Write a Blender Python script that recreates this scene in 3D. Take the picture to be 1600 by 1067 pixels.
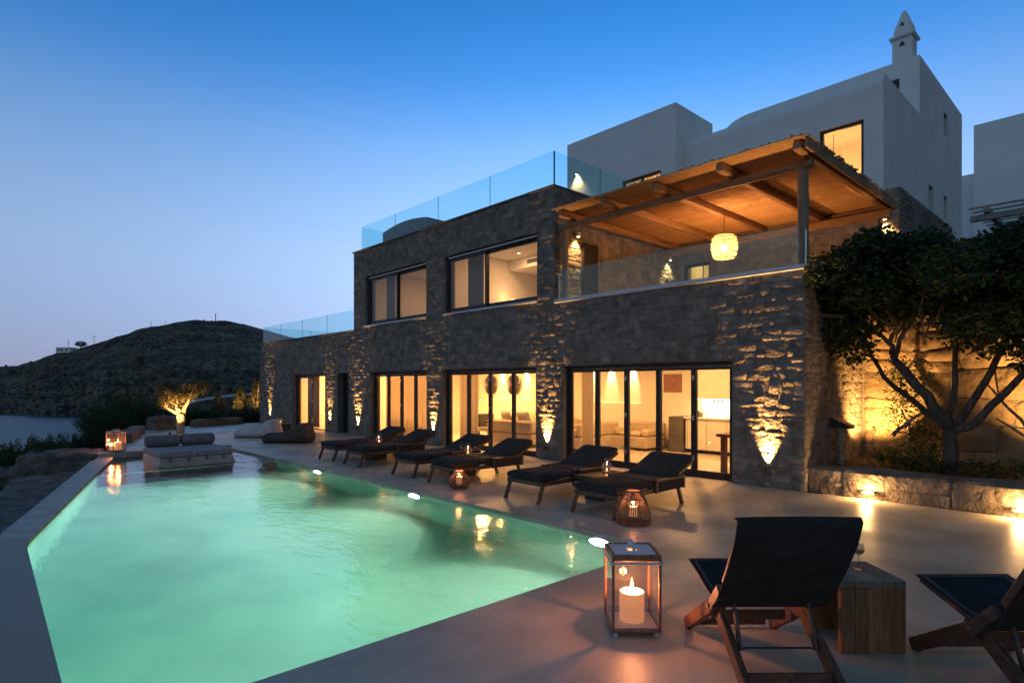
import bpy, math, random
import numpy as np
from math import sin, cos, pi, radians
from mathutils import Vector, Matrix, noise

for o in list(bpy.data.objects):
    bpy.data.objects.remove(o)
scene = bpy.context.scene
col = scene.collection
R = random.Random(11)

# ------------------------------------------------------------------ camera
CAM_Z = 1.7
CU, SU = 858 / 1261.73, 925 / 1261.73      # facade axis against the view axis
cd = bpy.data.cameras.new('camera')
cam = bpy.data.objects.new('camera', cd)
col.objects.link(cam)
cam.location = (0, 0, CAM_Z)
cam.rotation_euler = (pi / 2, 0, math.atan2(SU, CU))
cd.sensor_width = 36
cd.lens = 36 * 925 / 1600
cd.shift_y = 68.5 / 1600
cd.clip_end = 8000
scene.camera = cam

# ------------------------------------------------------------------ sky (after sunset)
world = bpy.data.worlds.new('World')
scene.world = world
world.use_nodes = True
wn, wl = world.node_tree.nodes, world.node_tree.links
for n in list(wn):
    wn.remove(n)
w_out = wn.new('ShaderNodeOutputWorld')
w_bg = wn.new('ShaderNodeBackground')
w_tc = wn.new('ShaderNodeTexCoord')
w_sep = wn.new('ShaderNodeSeparateXYZ')
wl.new(w_tc.outputs['Generated'], w_sep.inputs[0])
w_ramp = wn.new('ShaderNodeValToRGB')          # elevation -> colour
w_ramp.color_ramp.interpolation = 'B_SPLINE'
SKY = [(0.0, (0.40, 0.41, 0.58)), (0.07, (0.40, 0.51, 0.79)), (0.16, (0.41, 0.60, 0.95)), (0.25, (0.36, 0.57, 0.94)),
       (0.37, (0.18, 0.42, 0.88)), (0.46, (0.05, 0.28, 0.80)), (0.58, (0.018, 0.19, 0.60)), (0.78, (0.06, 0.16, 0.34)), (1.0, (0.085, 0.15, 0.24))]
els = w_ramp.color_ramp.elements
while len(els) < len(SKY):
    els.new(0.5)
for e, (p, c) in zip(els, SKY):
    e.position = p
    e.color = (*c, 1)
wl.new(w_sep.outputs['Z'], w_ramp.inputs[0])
# the glow left by the sun sits low in the west (ahead-left); away from it the sky is deeper
w_dot = wn.new('ShaderNodeVectorMath'); w_dot.operation = 'DOT_PRODUCT'
GLOW = Vector((-0.586, 0.838, 0.0)).normalized()
w_dot.inputs[1].default_value = GLOW
wl.new(w_tc.outputs['Generated'], w_dot.inputs[0])
w_map = wn.new('ShaderNodeMapRange')
w_map.inputs['From Min'].default_value = 0.0
w_map.inputs['From Max'].default_value = 1.0
w_map.inputs['To Min'].default_value = 0.60
w_map.inputs['To Max'].default_value = 1.45
w_half = wn.new('ShaderNodeMath'); w_half.operation = 'MULTIPLY_ADD'
w_half.inputs[1].default_value = 0.5; w_half.inputs[2].default_value = 0.5
wl.new(w_dot.outputs['Value'], w_half.inputs[0])
w_pow = wn.new('ShaderNodeMath'); w_pow.operation = 'POWER'; w_pow.inputs[1].default_value = 10.0
wl.new(w_half.outputs[0], w_pow.inputs[0])
wl.new(w_pow.outputs[0], w_map.inputs['Value'])
w_mul = wn.new('ShaderNodeVectorMath'); w_mul.operation = 'SCALE'
wl.new(w_ramp.outputs['Color'], w_mul.inputs[0])
wl.new(w_map.outputs['Result'], w_mul.inputs['Scale'])
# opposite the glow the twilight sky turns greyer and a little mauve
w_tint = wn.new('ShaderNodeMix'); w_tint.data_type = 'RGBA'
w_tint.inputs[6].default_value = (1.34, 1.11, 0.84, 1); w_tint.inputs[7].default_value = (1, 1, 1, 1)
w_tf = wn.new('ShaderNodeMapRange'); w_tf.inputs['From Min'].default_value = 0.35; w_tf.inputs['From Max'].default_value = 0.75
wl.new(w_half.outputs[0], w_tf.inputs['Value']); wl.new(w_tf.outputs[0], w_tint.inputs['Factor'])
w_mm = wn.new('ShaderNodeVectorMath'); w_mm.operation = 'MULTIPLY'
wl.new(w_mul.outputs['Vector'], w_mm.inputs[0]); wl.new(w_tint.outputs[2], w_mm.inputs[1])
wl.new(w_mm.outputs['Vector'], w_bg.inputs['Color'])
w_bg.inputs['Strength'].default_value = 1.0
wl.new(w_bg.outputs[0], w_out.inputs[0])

# a trace of afterglow from the horizon where the sun went down
sd = bpy.data.lights.new('sun', 'SUN')
sd.energy = 0.06
sd.angle = radians(30)
sd.color = (1.0, 0.8, 0.72)
sun = bpy.data.objects.new('sun', sd)
col.objects.link(sun)
sun.rotation_euler = Vector((GLOW.x, GLOW.y, 0.06)).to_track_quat('Z', 'Y').to_euler()

# ------------------------------------------------------------------ render
scene.render.engine = 'CYCLES'
cy = scene.cycles
cy.use_denoising = True
cy.max_bounces = 8
cy.diffuse_bounces = 3
cy.glossy_bounces = 4
cy.transmission_bounces = 6
cy.transparent_max_bounces = 24
cy.volume_bounces = 0
cy.caustics_reflective = False
cy.caustics_refractive = False
cy.sample_clamp_indirect = 3.0
cy.blur_glossy = 0.5
vs = scene.view_settings
vs.view_transform = 'Standard'
vs.look = 'None'
vs.exposure = 0.18
vs.gamma = 1.0
vs.use_curve_mapping = False

# ------------------------------------------------------------------ helpers: materials
def nmat(name):
    m = bpy.data.materials.new(name)
    m.use_nodes = True
    nt = m.node_tree
    b = nt.nodes['Principled BSDF']
    return m, nt, nt.nodes, nt.links, b

def pm(name, c1, c2=None, rough=0.6, metal=0.0, spec=0.5, vscale=4.0, detail=5.0, bump=0.0, bscale=40.0,
       stretch=None, world_space=False, lo=0.35, hi=0.65, rough2=None, tone=0.0, bdist=0.02, bstretch=None, speck=0.0):
    m, nt, n, l, b = nmat(name)
    b.inputs['Roughness'].default_value = rough
    b.inputs['Metallic'].default_value = metal
    b.inputs['Specular IOR Level'].default_value = spec
    if world_space:
        src = n.new('ShaderNodeNewGeometry').outputs['Position']
    else:
        src = n.new('ShaderNodeTexCoord').outputs['Object']
    mp = n.new('ShaderNodeMapping')
    if stretch:
        mp.inputs['Scale'].default_value = stretch
    l.new(src, mp.inputs['Vector'])
    nz = n.new('ShaderNodeTexNoise')
    nz.inputs['Scale'].default_value = vscale
    nz.inputs['Detail'].default_value = detail
    l.new(mp.outputs[0], nz.inputs['Vector'])
    rp = n.new('ShaderNodeValToRGB')
    rp.color_ramp.elements[0].position = lo
    rp.color_ramp.elements[1].position = hi
    rp.color_ramp.elements[0].color = (*c1, 1)
    rp.color_ramp.elements[1].color = (*(c2 or c1), 1)
    l.new(nz.outputs['Fac'], rp.inputs[0])
    out = rp.outputs[0]
    if tone:
        oi = n.new('ShaderNodeObjectInfo')
        ge = n.new('ShaderNodeNewGeometry')
        ad = n.new('ShaderNodeMath'); ad.operation = 'ADD'
        l.new(oi.outputs['Random'], ad.inputs[0]); l.new(ge.outputs['Random Per Island'], ad.inputs[1])
        fr = n.new('ShaderNodeMath'); fr.operation = 'FRACT'
        l.new(ad.outputs[0], fr.inputs[0])
        mr = n.new('ShaderNodeMapRange')
        mr.inputs['To Min'].default_value = 1 - tone
        mr.inputs['To Max'].default_value = 1 + tone
        l.new(fr.outputs[0], mr.inputs['Value'])
        sc = n.new('ShaderNodeVectorMath'); sc.operation = 'SCALE'
        l.new(out, sc.inputs[0]); l.new(mr.outputs[0], sc.inputs['Scale'])
        out = sc.outputs[0]
    if speck:
        sn = n.new('ShaderNodeTexNoise'); sn.inputs['Scale'].default_value = 140; sn.inputs['Detail'].default_value = 2
        l.new(src, sn.inputs['Vector'])
        sr = n.new('ShaderNodeMapRange'); sr.inputs['From Min'].default_value = 0.3; sr.inputs['From Max'].default_value = 0.7
        sr.inputs['To Min'].default_value = 1 - speck; sr.inputs['To Max'].default_value = 1 + speck
        l.new(sn.outputs['Fac'], sr.inputs['Value'])
        ss = n.new('ShaderNodeVectorMath'); ss.operation = 'SCALE'
        l.new(out, ss.inputs[0]); l.new(sr.outputs[0], ss.inputs['Scale']); out = ss.outputs[0]
    l.new(out, b.inputs['Base Color'])
    if rough2 is not None:
        mr2 = n.new('ShaderNodeMapRange')
        mr2.inputs['From Min'].default_value = 0.3; mr2.inputs['From Max'].default_value = 0.7
        mr2.inputs['To Min'].default_value = rough; mr2.inputs['To Max'].default_value = rough2
        l.new(nz.outputs['Fac'], mr2.inputs['Value'])
        l.new(mr2.outputs[0], b.inputs['Roughness'])
    if bump:
        nb = n.new('ShaderNodeTexNoise')
        nb.inputs['Scale'].default_value = bscale
        nb.inputs['Detail'].default_value = 6
        if bstretch:
            mb_ = n.new('ShaderNodeMapping'); mb_.inputs['Scale'].default_value = bstretch
            l.new(src, mb_.inputs['Vector']); l.new(mb_.outputs[0], nb.inputs['Vector'])
        else:
            l.new(mp.outputs[0], nb.inputs['Vector'])
        bp = n.new('ShaderNodeBump')
        bp.inputs['Strength'].default_value = bump
        bp.inputs['Distance'].default_value = bdist
        l.new(nb.outputs['Fac'], bp.inputs['Height'])
        l.new(bp.outputs[0], b.inputs['Normal'])
    return m

def emat(name, c, s):
    m, nt, n, l, b = nmat(name)
    b.inputs['Base Color'].default_value = (*c, 1)
    b.inputs['Emission Color'].default_value = (*c, 1)
    b.inputs['Emission Strength'].default_value = s
    if s < 1000: m.cycles.emission_sampling = 'NONE'
    return m

def glassmat(name, tint=(1, 1, 1), ior=1.45, gl=1.0, haze=0.0, hazec=(0.5, 0.6, 0.62)):
    m = bpy.data.materials.new(name)
    m.use_nodes = True
    nt = m.node_tree; n = nt.nodes; l = nt.links
    for x in list(n): n.remove(x)
    o = n.new('ShaderNodeOutputMaterial')
    mix = n.new('ShaderNodeMixShader'); fr = n.new('ShaderNodeFresnel'); fr.inputs['IOR'].default_value = ior
    tr = n.new('ShaderNodeBsdfTransparent'); tr.inputs['Color'].default_value = (*tint, 1)
    gs = n.new('ShaderNodeBsdfGlossy'); gs.inputs['Roughness'].default_value = 0.0
    gs.inputs['Color'].default_value = (gl, gl, gl, 1)
    gb = n.new('ShaderNodeNewGeometry')          # reflect at the outer face only (no false total reflection inside the sheet)
    ib = n.new('ShaderNodeMath'); ib.operation = 'SUBTRACT'; ib.inputs[0].default_value = 1.0
    l.new(gb.outputs['Backfacing'], ib.inputs[1])
    mu = n.new('ShaderNodeMath'); mu.operation = 'MULTIPLY'
    l.new(fr.outputs[0], mu.inputs[0]); l.new(ib.outputs[0], mu.inputs[1])
    l.new(mu.outputs[0], mix.inputs[0]); l.new(tr.outputs[0], mix.inputs[1]); l.new(gs.outputs[0], mix.inputs[2])
    out = mix.outputs[0]
    if haze:
        df = n.new('ShaderNodeBsdfDiffuse'); df.inputs['Color'].default_value = (*hazec, 1)
        m2 = n.new('ShaderNodeMixShader'); m2.inputs[0].default_value = haze
        l.new(out, m2.inputs[1]); l.new(df.outputs[0], m2.inputs[2]); out = m2.outputs[0]
    l.new(out, o.inputs[0])
    return m

def leafmat(name, c1, c2, rough=0.45, trans=0.25, spec=0.4):
    m = bpy.data.materials.new(name)
    m.use_nodes = True
    nt = m.node_tree; n = nt.nodes; l = nt.links
    b = n['Principled BSDF']; o = n['Material Output']
    ge = n.new('ShaderNodeNewGeometry')
    rp = n.new('ShaderNodeValToRGB')
    rp.color_ramp.elements[0].color = (*c1, 1); rp.color_ramp.elements[1].color = (*c2, 1)
    l.new(ge.outputs['Random Per Island'], rp.inputs[0])
    l.new(rp.outputs[0], b.inputs['Base Color'])
    b.inputs['Roughness'].default_value = rough
    b.inputs['Specular IOR Level'].default_value = spec
    t = n.new('ShaderNodeBsdfTranslucent')
    l.new(rp.outputs[0], t.inputs['Color'])
    mx = n.new('ShaderNodeMixShader'); mx.inputs[0].default_value = trans
    l.new(b.outputs[0], mx.inputs[1]); l.new(t.outputs[0], mx.inputs[2]); l.new(mx.outputs[0], o.inputs[0])
    return m

def sheermat(name, c, trans=0.5, see=0.0):
    m = bpy.data.materials.new(name)
    m.use_nodes = True
    nt = m.node_tree; n = nt.nodes; l = nt.links
    for x in list(n): n.remove(x)
    o = n.new('ShaderNodeOutputMaterial')
    d = n.new('ShaderNodeBsdfDiffuse'); d.inputs[0].default_value = (*c, 1)
    t = n.new('ShaderNodeBsdfTranslucent'); t.inputs[0].default_value = (*c, 1)
    mx = n.new('ShaderNodeMixShader'); mx.inputs[0].default_value = trans
    l.new(d.outputs[0], mx.inputs[1]); l.new(t.outputs[0], mx.inputs[2])
    out = mx.outputs[0]
    if see:
        tp = n.new('ShaderNodeBsdfTransparent'); m2 = n.new('ShaderNodeMixShader'); m2.inputs[0].default_value = see
        l.new(out, m2.inputs[1]); l.new(tp.outputs[0], m2.inputs[2]); out = m2.outputs[0]
    l.new(out, o.inputs[0])
    return m

M = {}
M['deck'] = pm('polished_concrete', (0.40, 0.335, 0.25), (0.60, 0.505, 0.39), rough=0.50, rough2=0.36, spec=0.4, speck=0.28, vscale=1.1, detail=10, bump=0.12, bscale=45, world_space=True, lo=0.38, hi=0.62)
M['deck_rough'] = pm('brushed_concrete', (0.23, 0.205, 0.16), (0.36, 0.325, 0.26), rough=0.6, vscale=110, detail=3, bump=0.25, bscale=160, world_space=True, lo=0.3, hi=0.7)
M['coping'] = pm('coping_concrete', (0.27, 0.25, 0.205), (0.38, 0.355, 0.30), rough=0.55, vscale=3, detail=8, bump=0.12, bscale=90, world_space=True)
M['basin'] = pm('pool_plaster', (0.50, 0.62, 0.60), (0.80, 0.86, 0.80), rough=0.7, vscale=0.75, detail=5, world_space=True)
M['ledge'] = pm('submerged_ledge_plaster', (0.30, 0.31, 0.30), (0.42, 0.43, 0.41), rough=0.6, vscale=4, world_space=True)
M['mortar'] = pm('mortar', (0.15, 0.13, 0.108), (0.23, 0.20, 0.168), rough=0.9, vscale=6, bump=0.5, bscale=50, world_space=True)
M['stone'] = pm('rubble_stone', (0.15, 0.127, 0.103), (0.29, 0.248, 0.203), rough=0.9, spec=0.2, vscale=5, detail=9, bump=1.0, bscale=11.0, world_space=True, tone=0.22, lo=0.3, hi=0.72, bdist=0.05, bstretch=(1, 1, 1.2))
M['rock'] = pm('rough_rock', (0.09, 0.08, 0.074), (0.20, 0.18, 0.165), rough=0.95, spec=0.15, vscale=3, detail=9, bump=1.0, bscale=6, world_space=True, bdist=0.14)
M['bigrock'] = pm('retaining_stone', (0.20, 0.145, 0.085), (0.38, 0.28, 0.17), rough=0.85, vscale=3, detail=9, bump=1.0, bscale=7, world_space=True, tone=0.2, bdist=0.05)
M['planter'] = pm('planter_stone', (0.135, 0.105, 0.08), (0.24, 0.195, 0.155), rough=0.85, spec=0.2, vscale=4, detail=9, bump=1.0, bscale=9, world_space=True, tone=0.22, bdist=0.08)
M['white'] = pm('white_render', (0.74, 0.72, 0.69), (0.83, 0.81, 0.78), rough=0.85, vscale=1.6, detail=7, bump=0.12, bscale=14, world_space=True, lo=0.25, hi=0.75)
M['white_coping'] = pm('white_coping', (0.55, 0.56, 0.57), (0.66, 0.67, 0.68), rough=0.6, vscale=5, world_space=True)
M['lintel'] = pm('smooth_render', (0.115, 0.105, 0.095), (0.165, 0.15, 0.135), rough=0.8, vscale=3, bump=0.1, bscale=60, world_space=True)
M['interior'] = pm('interior_plaster', (0.70, 0.66, 0.60), (0.76, 0.72, 0.66), rough=0.8, vscale=2, world_space=True)
M['floor_in'] = pm('interior_floor', (0.42, 0.38, 0.33), (0.52, 0.47, 0.41), rough=0.3, vscale=2, world_space=True)
M['alu'] = pm('anthracite_aluminium', (0.016, 0.016, 0.018), (0.022, 0.022, 0.024), rough=0.42, metal=0.2, vscale=8)
M['steel'] = pm('brushed_steel', (0.45, 0.45, 0.45), (0.55, 0.55, 0.55), rough=0.3, metal=1.0, vscale=20)
M['glass'] = glassmat('window_glass', (0.93, 0.95, 0.93), 1.45)
M['railglass'] = glassmat('railing_glass', (0.80, 0.965, 0.985), 1.5, haze=0.04, hazec=(0.45, 0.75, 0.85))
M['vase'] = glassmat('vase_glass', (0.88, 0.88, 0.87), 1.9, haze=0.015, hazec=(0.8, 0.75, 0.7))
M['wood_pergola'] = pm('pergola_timber', (0.22, 0.125, 0.065), (0.38, 0.225, 0.12), rough=0.7, vscale=3, stretch=(7, 1.0, 7), detail=8, bump=0.35, bscale=12, lo=0.3, hi=0.7)
M['wood_beam_x'] = pm('pergola_timber_long', (0.17, 0.105, 0.06), (0.31, 0.195, 0.115), rough=0.7, vscale=3, stretch=(1.0, 7, 7), detail=8, bump=0.35, bscale=12, lo=0.3, hi=0.7)
M['wood_post'] = pm('post_timber', (0.18, 0.125, 0.08), (0.30, 0.215, 0.14), rough=0.75, vscale=3, stretch=(7, 7, 1.0), detail=8, bump=0.35, bscale=12, lo=0.3, hi=0.7)
M['reed'] = pm('reed', (0.38, 0.22, 0.10), (0.56, 0.36, 0.18), rough=0.75, vscale=5, stretch=(2.5, 5, 14), tone=0.16, detail=6)
M['teak'] = pm('dark_teak', (0.050, 0.028, 0.018), (0.105, 0.058, 0.036), rough=0.5, vscale=6, stretch=(5, 1, 5), detail=6, bump=0.15, bscale=25)
M['teak_red'] = pm('reddish_hardwood', (0.085, 0.032, 0.016), (0.17, 0.066, 0.032), rough=0.5, vscale=6, stretch=(5, 1.2, 5), detail=6, bump=0.15, bscale=25)
M['cushion'] = pm('charcoal_fabric', (0.032, 0.029, 0.028), (0.050, 0.046, 0.044), rough=0.9, spec=0.2, vscale=14, bump=0.35, bscale=300, bdist=0.004)
M['sling'] = pm('black_brown_sling', (0.028, 0.021, 0.018), (0.044, 0.034, 0.029), rough=0.85, spec=0.25, vscale=10, bump=0.3, bscale=260, bdist=0.004)
M['navy'] = pm('dark_navy_sling', (0.020, 0.020, 0.023), (0.030, 0.030, 0.035), rough=0.85, spec=0.25, vscale=10, bump=0.3, bscale=260, bdist=0.004)
M['fabric_grey'] = pm('light_grey_fabric', (0.27, 0.27, 0.29), (0.34, 0.34, 0.36), rough=0.9, spec=0.2, vscale=9, bump=0.3, bscale=200, bdist=0.004)
M['fabric_mid'] = pm('mid_grey_fabric', (0.14, 0.14, 0.155), (0.19, 0.19, 0.21), rough=0.9, spec=0.2, vscale=9, bump=0.3, bscale=200, bdist=0.004)
M['fabric_dark'] = pm('taupe_fabric', (0.062, 0.054, 0.05), (0.095, 0.084, 0.078), rough=0.9, spec=0.2, vscale=6, bump=0.3, bscale=180, bdist=0.005)
M['fabric_pale'] = pm('pale_fabric', (0.40, 0.42, 0.45), (0.50, 0.52, 0.55), rough=0.9, spec=0.2, vscale=6, bump=0.3, bscale=180, bdist=0.005)
M['plinth'] = pm('daybed_plinth', (0.30, 0.28, 0.26), (0.40, 0.375, 0.35), rough=0.6, vscale=5)
M['blackwood'] = pm('black_stained_wood', (0.012, 0.011, 0.011), (0.024, 0.021, 0.019), rough=0.5, vscale=6, stretch=(5, 1, 5))
M['copper'] = pm('copper_brown_metal', (0.26, 0.115, 0.06), (0.36, 0.165, 0.09), rough=0.45, metal=0.35, vscale=14)
M['white_metal'] = pm('white_lacquer', (0.62, 0.63, 0.65), (0.70, 0.71, 0.73), rough=0.4, vscale=10)
M['block_wood'] = pm('weathered_block_wood', (0.18, 0.075, 0.024), (0.40, 0.18, 0.068), rough=0.6, vscale=5, stretch=(9, 9, 1.0), detail=9, bump=0.4, bscale=10, tone=0.28, lo=0.28, hi=0.72)
M['block_wood_top'] = pm('weathered_block_top', (0.15, 0.10, 0.062), (0.28, 0.20, 0.13), rough=0.6, vscale=5, stretch=(9, 1.0, 9), detail=9, bump=0.4, bscale=10, tone=0.22, lo=0.28, hi=0.72)
M['wicker'] = pm('rattan', (0.13, 0.075, 0.04), (0.24, 0.14, 0.075), rough=0.65, vscale=18, tone=0.25)
M['soil'] = pm('soil', (0.03, 0.024, 0.018), (0.065, 0.05, 0.036), rough=0.95, vscale=9, bump=0.8, bscale=14, world_space=True, bdist=0.05)
M['bark'] = pm('bark', (0.06, 0.042, 0.03), (0.14, 0.10, 0.075), rough=0.9, vscale=5, stretch=(4, 4, 1), detail=8, bump=0.8, bscale=12, bdist=0.03)
M['bark_pale'] = pm('pale_bark', (0.24, 0.185, 0.12), (0.40, 0.32, 0.22), rough=0.85, vscale=5, stretch=(4, 4, 1), detail=8, bump=0.6, bscale=12, bdist=0.02)
M['leaf'] = leafmat('glossy_leaf', (0.010, 0.026, 0.008), (0.04, 0.072, 0.018), rough=0.45, trans=0.2, spec=0.3)
M['leaf_shrub'] = leafmat('shrub_leaf', (0.03, 0.065, 0.014), (0.10, 0.15, 0.032), rough=0.5, trans=0.3)
M['leaf_olive'] = leafmat('olive_leaf', (0.075, 0.075, 0.034), (0.16, 0.145, 0.07), rough=0.55, trans=0.25)
M['leaf_tamarisk'] = leafmat('feathery_leaf', (0.014, 0.036, 0.014), (0.044, 0.078, 0.030), rough=0.85, trans=0.25, spec=0.05)
M['leaf_cypress'] = leafmat('cypress_leaf', (0.055, 0.06, 0.018), (0.11, 0.105, 0.035), rough=0.6, trans=0.2)
M['wax'] = None
M['lens'] = emat('lamp_lens', (1.0, 0.60, 0.22), 30.0)
M['lens_cool'] = emat('pool_lamp_lens', (0.93, 1.0, 0.90), 90.0)
M['bulb'] = emat('warm_bulb', (1.0, 0.60, 0.22), 40.0)
M['bulb_bright'] = emat('bright_bulb', (1.0, 0.44, 0.14), 1450.0)
M['downlens'] = emat('downlight_lens', (1.0, 0.80, 0.52), 9.0)
M['flame'] = emat('flame', (1.0, 0.50, 0.14), 16.0)
M['tealight'] = emat('tealight_flame', (1.0, 0.50, 0.16), 9.0)
M['shade'] = emat('lit_lamp_shade', (1.0, 0.62, 0.28), 1.7)
M['strip'] = emat('worktop_light_strip', (1.0, 0.78, 0.46), 10.0)
M['curtain'] = sheermat('sheer_curtain', (0.82, 0.74, 0.60), 0.62)
M['mesh_shade'] = sheermat('mesh_shade', (0.85, 0.72, 0.5), 0.5, see=0.90)
M['curtain_grey'] = sheermat('grey_curtain', (0.36, 0.33, 0.32), 0.3)
M['sofa'] = pm('beige_sofa_fabric', (0.40, 0.33, 0.26), (0.48, 0.40, 0.32), rough=0.95, spec=0.1, vscale=8)
M['pillow'] = pm('cream_pillow', (0.55, 0.48, 0.40), (0.63, 0.56, 0.47), rough=0.95, spec=0.1, vscale=8)
M['kitchen'] = pm('white_cabinet', (0.58, 0.55, 0.5), (0.64, 0.61, 0.56), rough=0.4, vscale=3)
M['kitchen_dark'] = pm('dark_cabinet', (0.055, 0.05, 0.046), (0.08, 0.072, 0.066), rough=0.5, vscale=3)
M['straw'] = pm('dark_straw', (0.07, 0.05, 0.035), (0.13, 0.095, 0.065), rough=0.9, vscale=20)
M['art'] = pm('red_brown_print', (0.20, 0.085, 0.06), (0.28, 0.12, 0.085), rough=0.7, vscale=6)

# wax: the flame's glow through it is emission put into the material
def _wax():
    m, nt, n, l, b = nmat('candle_wax')
    b.inputs['Base Color'].default_value = (0.85, 0.62, 0.42, 1)
    b.inputs['Roughness'].default_value = 0.5
    b.inputs['Subsurface Weight'].default_value = 1.0
    b.inputs['Subsurface Radius'].default_value = (0.06, 0.03, 0.015)
    b.inputs['Emission Color'].default_value = (1.0, 0.34, 0.12, 1)
    b.inputs['Emission Strength'].default_value = 0.55
    m.cycles.emission_sampling = 'NONE'
    return m
M['wax'] = _wax()

# ------------------------------------------------------------------ helpers: meshes
class MB:
    def __init__(s):
        s.v = []; s.f = []
    def add(s, v, f):
        o = len(s.v)
        s.v += [tuple(p) for p in v]
        s.f += [tuple(i + o for i in q) for q in f]
        return s
    def obox(s, c, ax, h, ch=0.0):
        c = Vector(c); ax = [Vector(a) for a in ax]
        if ch <= 0:
            vs_, = [[c + ax[0] * (h[0] * i) + ax[1] * (h[1] * j) + ax[2] * (h[2] * k) for i in (-1, 1) for j in (-1, 1) for k in (-1, 1)]]
            fs = [(0, 1, 3, 2), (4, 6, 7, 5), (0, 4, 5, 1), (2, 3, 7, 6), (0, 2, 6, 4), (1, 5, 7, 3)]
            return s.add(vs_, fs)
        ch = min(ch, 0.45 * min(h) * 2 * 0.999 / 1.0, min(h) * 0.9)
        idx = {}; vs_ = []
        for i in (-1, 1):
            for j in (-1, 1):
                for k in (-1, 1):
                    for a in range(3):
                        d = [h[0], h[1], h[2]]
                        for b_ in range(3):
                            if b_ != a: d[b_] -= ch
                        idx[(i, j, k, a)] = len(vs_)
                        vs_.append(c + ax[0] * (d[0] * i) + ax[1] * (d[1] * j) + ax[2] * (d[2] * k))
        fs = []
        def g(a, sg, p, q):
            t = [0, 0, 0]; t[a] = sg; o_ = [b_ for b_ in range(3) if b_ != a]
            t[o_[0]] = p; t[o_[1]] = q
            return idx[(t[0], t[1], t[2], a)]
        for a in range(3):
            for sg in (-1, 1):
                q = [g(a, sg, -1, -1), g(a, sg, 1, -1), g(a, sg, 1, 1), g(a, sg, -1, 1)]
                fs.append(q if (sg > 0) != (a == 1) else q[::-1])
        for a in range(3):
            b1, b2 = [b_ for b_ in range(3) if b_ != a]
            for p in (-1, 1):
                for q in (-1, 1):
                    def t(e, w):
                        z = [0, 0, 0]; z[a] = e; z[b1] = p; z[b2] = q
                        return idx[(z[0], z[1], z[2], w)]
                    fs.append([t(-1, b1), t(1, b1), t(1, b2), t(-1, b2)])
        for i in (-1, 1):
            for j in (-1, 1):
                for k in (-1, 1):
                    fs.append([idx[(i, j, k, 0)], idx[(i, j, k, 1)], idx[(i, j, k, 2)]])
        return s.add(vs_, fs)
    def box(s, x0, x1, y0, y1, z0, z1, ch=0.0):
        return s.obox(((x0 + x1) / 2, (y0 + y1) / 2, (z0 + z1) / 2), ((1, 0, 0), (0, 1, 0), (0, 0, 1)),
                      (abs(x1 - x0) / 2, abs(y1 - y0) / 2, abs(z1 - z0) / 2), ch)
    def bar(s, p, q, w, h, ch=0.0, up=(0, 0, 1)):
        p, q = Vector(p), Vector(q)
        d = q - p; L = d.length; d.normalize()
        u = Vector(up)
        sd_ = d.cross(u)
        if sd_.length < 1e-4: sd_ = d.cross(Vector((1, 0, 0)))
        sd_.normalize(); u2 = sd_.cross(d)
        return s.obox((p + q) / 2, (sd_, d, u2), (w / 2, L / 2, h / 2), ch)
    def tube(s, pts, rad, n=8, cap=True):
        pts = [Vector(p) for p in pts]
        if not hasattr(rad, '__len__'): rad = [rad] * len(pts)
        vs_ = []; fs = []
        ref = None
        for i, p in enumerate(pts):
            d = (pts[min(i + 1, len(pts) - 1)] - pts[max(i - 1, 0)])
            if d.length < 1e-9: d = Vector((0, 0, 1))
            d.normalize()
            if ref is None:
                ref = d.orthogonal().normalized()
            ref = (ref - d * ref.dot(d))
            if ref.length < 1e-6: ref = d.orthogonal()
            ref.normalize()
            b_ = d.cross(ref)
            for k in range(n):
                a = 2 * pi * k / n
                vs_.append(p + (ref * cos(a) + b_ * sin(a)) * rad[i])
        for i in range(len(pts) - 1):
            for k in range(n):
                k2 = (k + 1) % n
                fs.append((i * n + k, i * n + k2, (i + 1) * n + k2, (i + 1) * n + k))
        if cap:
            fs.append(tuple(range(n))[::-1]); fs.append(tuple((len(pts) - 1) * n + k for k in range(n)))
        return s.add(vs_, fs)
    def ring(s, c, r, t, n=24, m=6, axis=(0, 0, 1)):
        a = Vector(axis).normalized(); u = a.orthogonal().normalized(); w = a.cross(u)
        vs_ = []; fs = []
        for i in range(n):
            d = u * cos(2 * pi * i / n) + w * sin(2 * pi * i / n)
            for j in range(m):
                e = 2 * pi * j / m
                vs_.append(Vector(c) + d * (r + t * cos(e)) + a * (t * sin(e)))
        for i in range(n):
            for j in range(m):
                fs.append((i * m + j, ((i + 1) % n) * m + j, ((i + 1) % n) * m + (j + 1) % m, i * m + (j + 1) % m))
        return s.add(vs_, fs)
    def lathe(s, prof, c=(0, 0, 0), n=20):
        vs_ = []; fs = []
        for r, z in prof:
            for k in range(n):
                a = 2 * pi * k / n
                vs_.append((c[0] + r * cos(a), c[1] + r * sin(a), c[2] + z))
        for i in range(len(prof) - 1):
            for k in range(n):
                k2 = (k + 1) % n
                fs.append((i * n + k, i * n + k2, (i + 1) * n + k2, (i + 1) * n + k))
        return s.add(vs_, fs)
    def prism(s, poly, z0, z1):
        n = len(poly)
        vs_ = [(x, y, z0) for x, y in poly] + [(x, y, z1) for x, y in poly]
        fs = [tuple(range(n))[::-1], tuple(range(n, 2 * n))]
        for i in range(n):
            j = (i + 1) % n
            fs.append((i, j, n + j, n + i))
        return s.add(vs_, fs)
    def grid(s, fn, nu, nv, close_u=False):
        vs_ = [fn(i / (nu if close_u else nu - 1), j / (nv - 1)) for j in range(nv) for i in range(nu)]
        fs = []
        for j in range(nv - 1):
            for i in range(nu if close_u else nu - 1):
                i2 = (i + 1) % nu
                fs.append((j * nu + i, j * nu + i2, (j + 1) * nu + i2, (j + 1) * nu + i))
        return s.add(vs_, fs)
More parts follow.
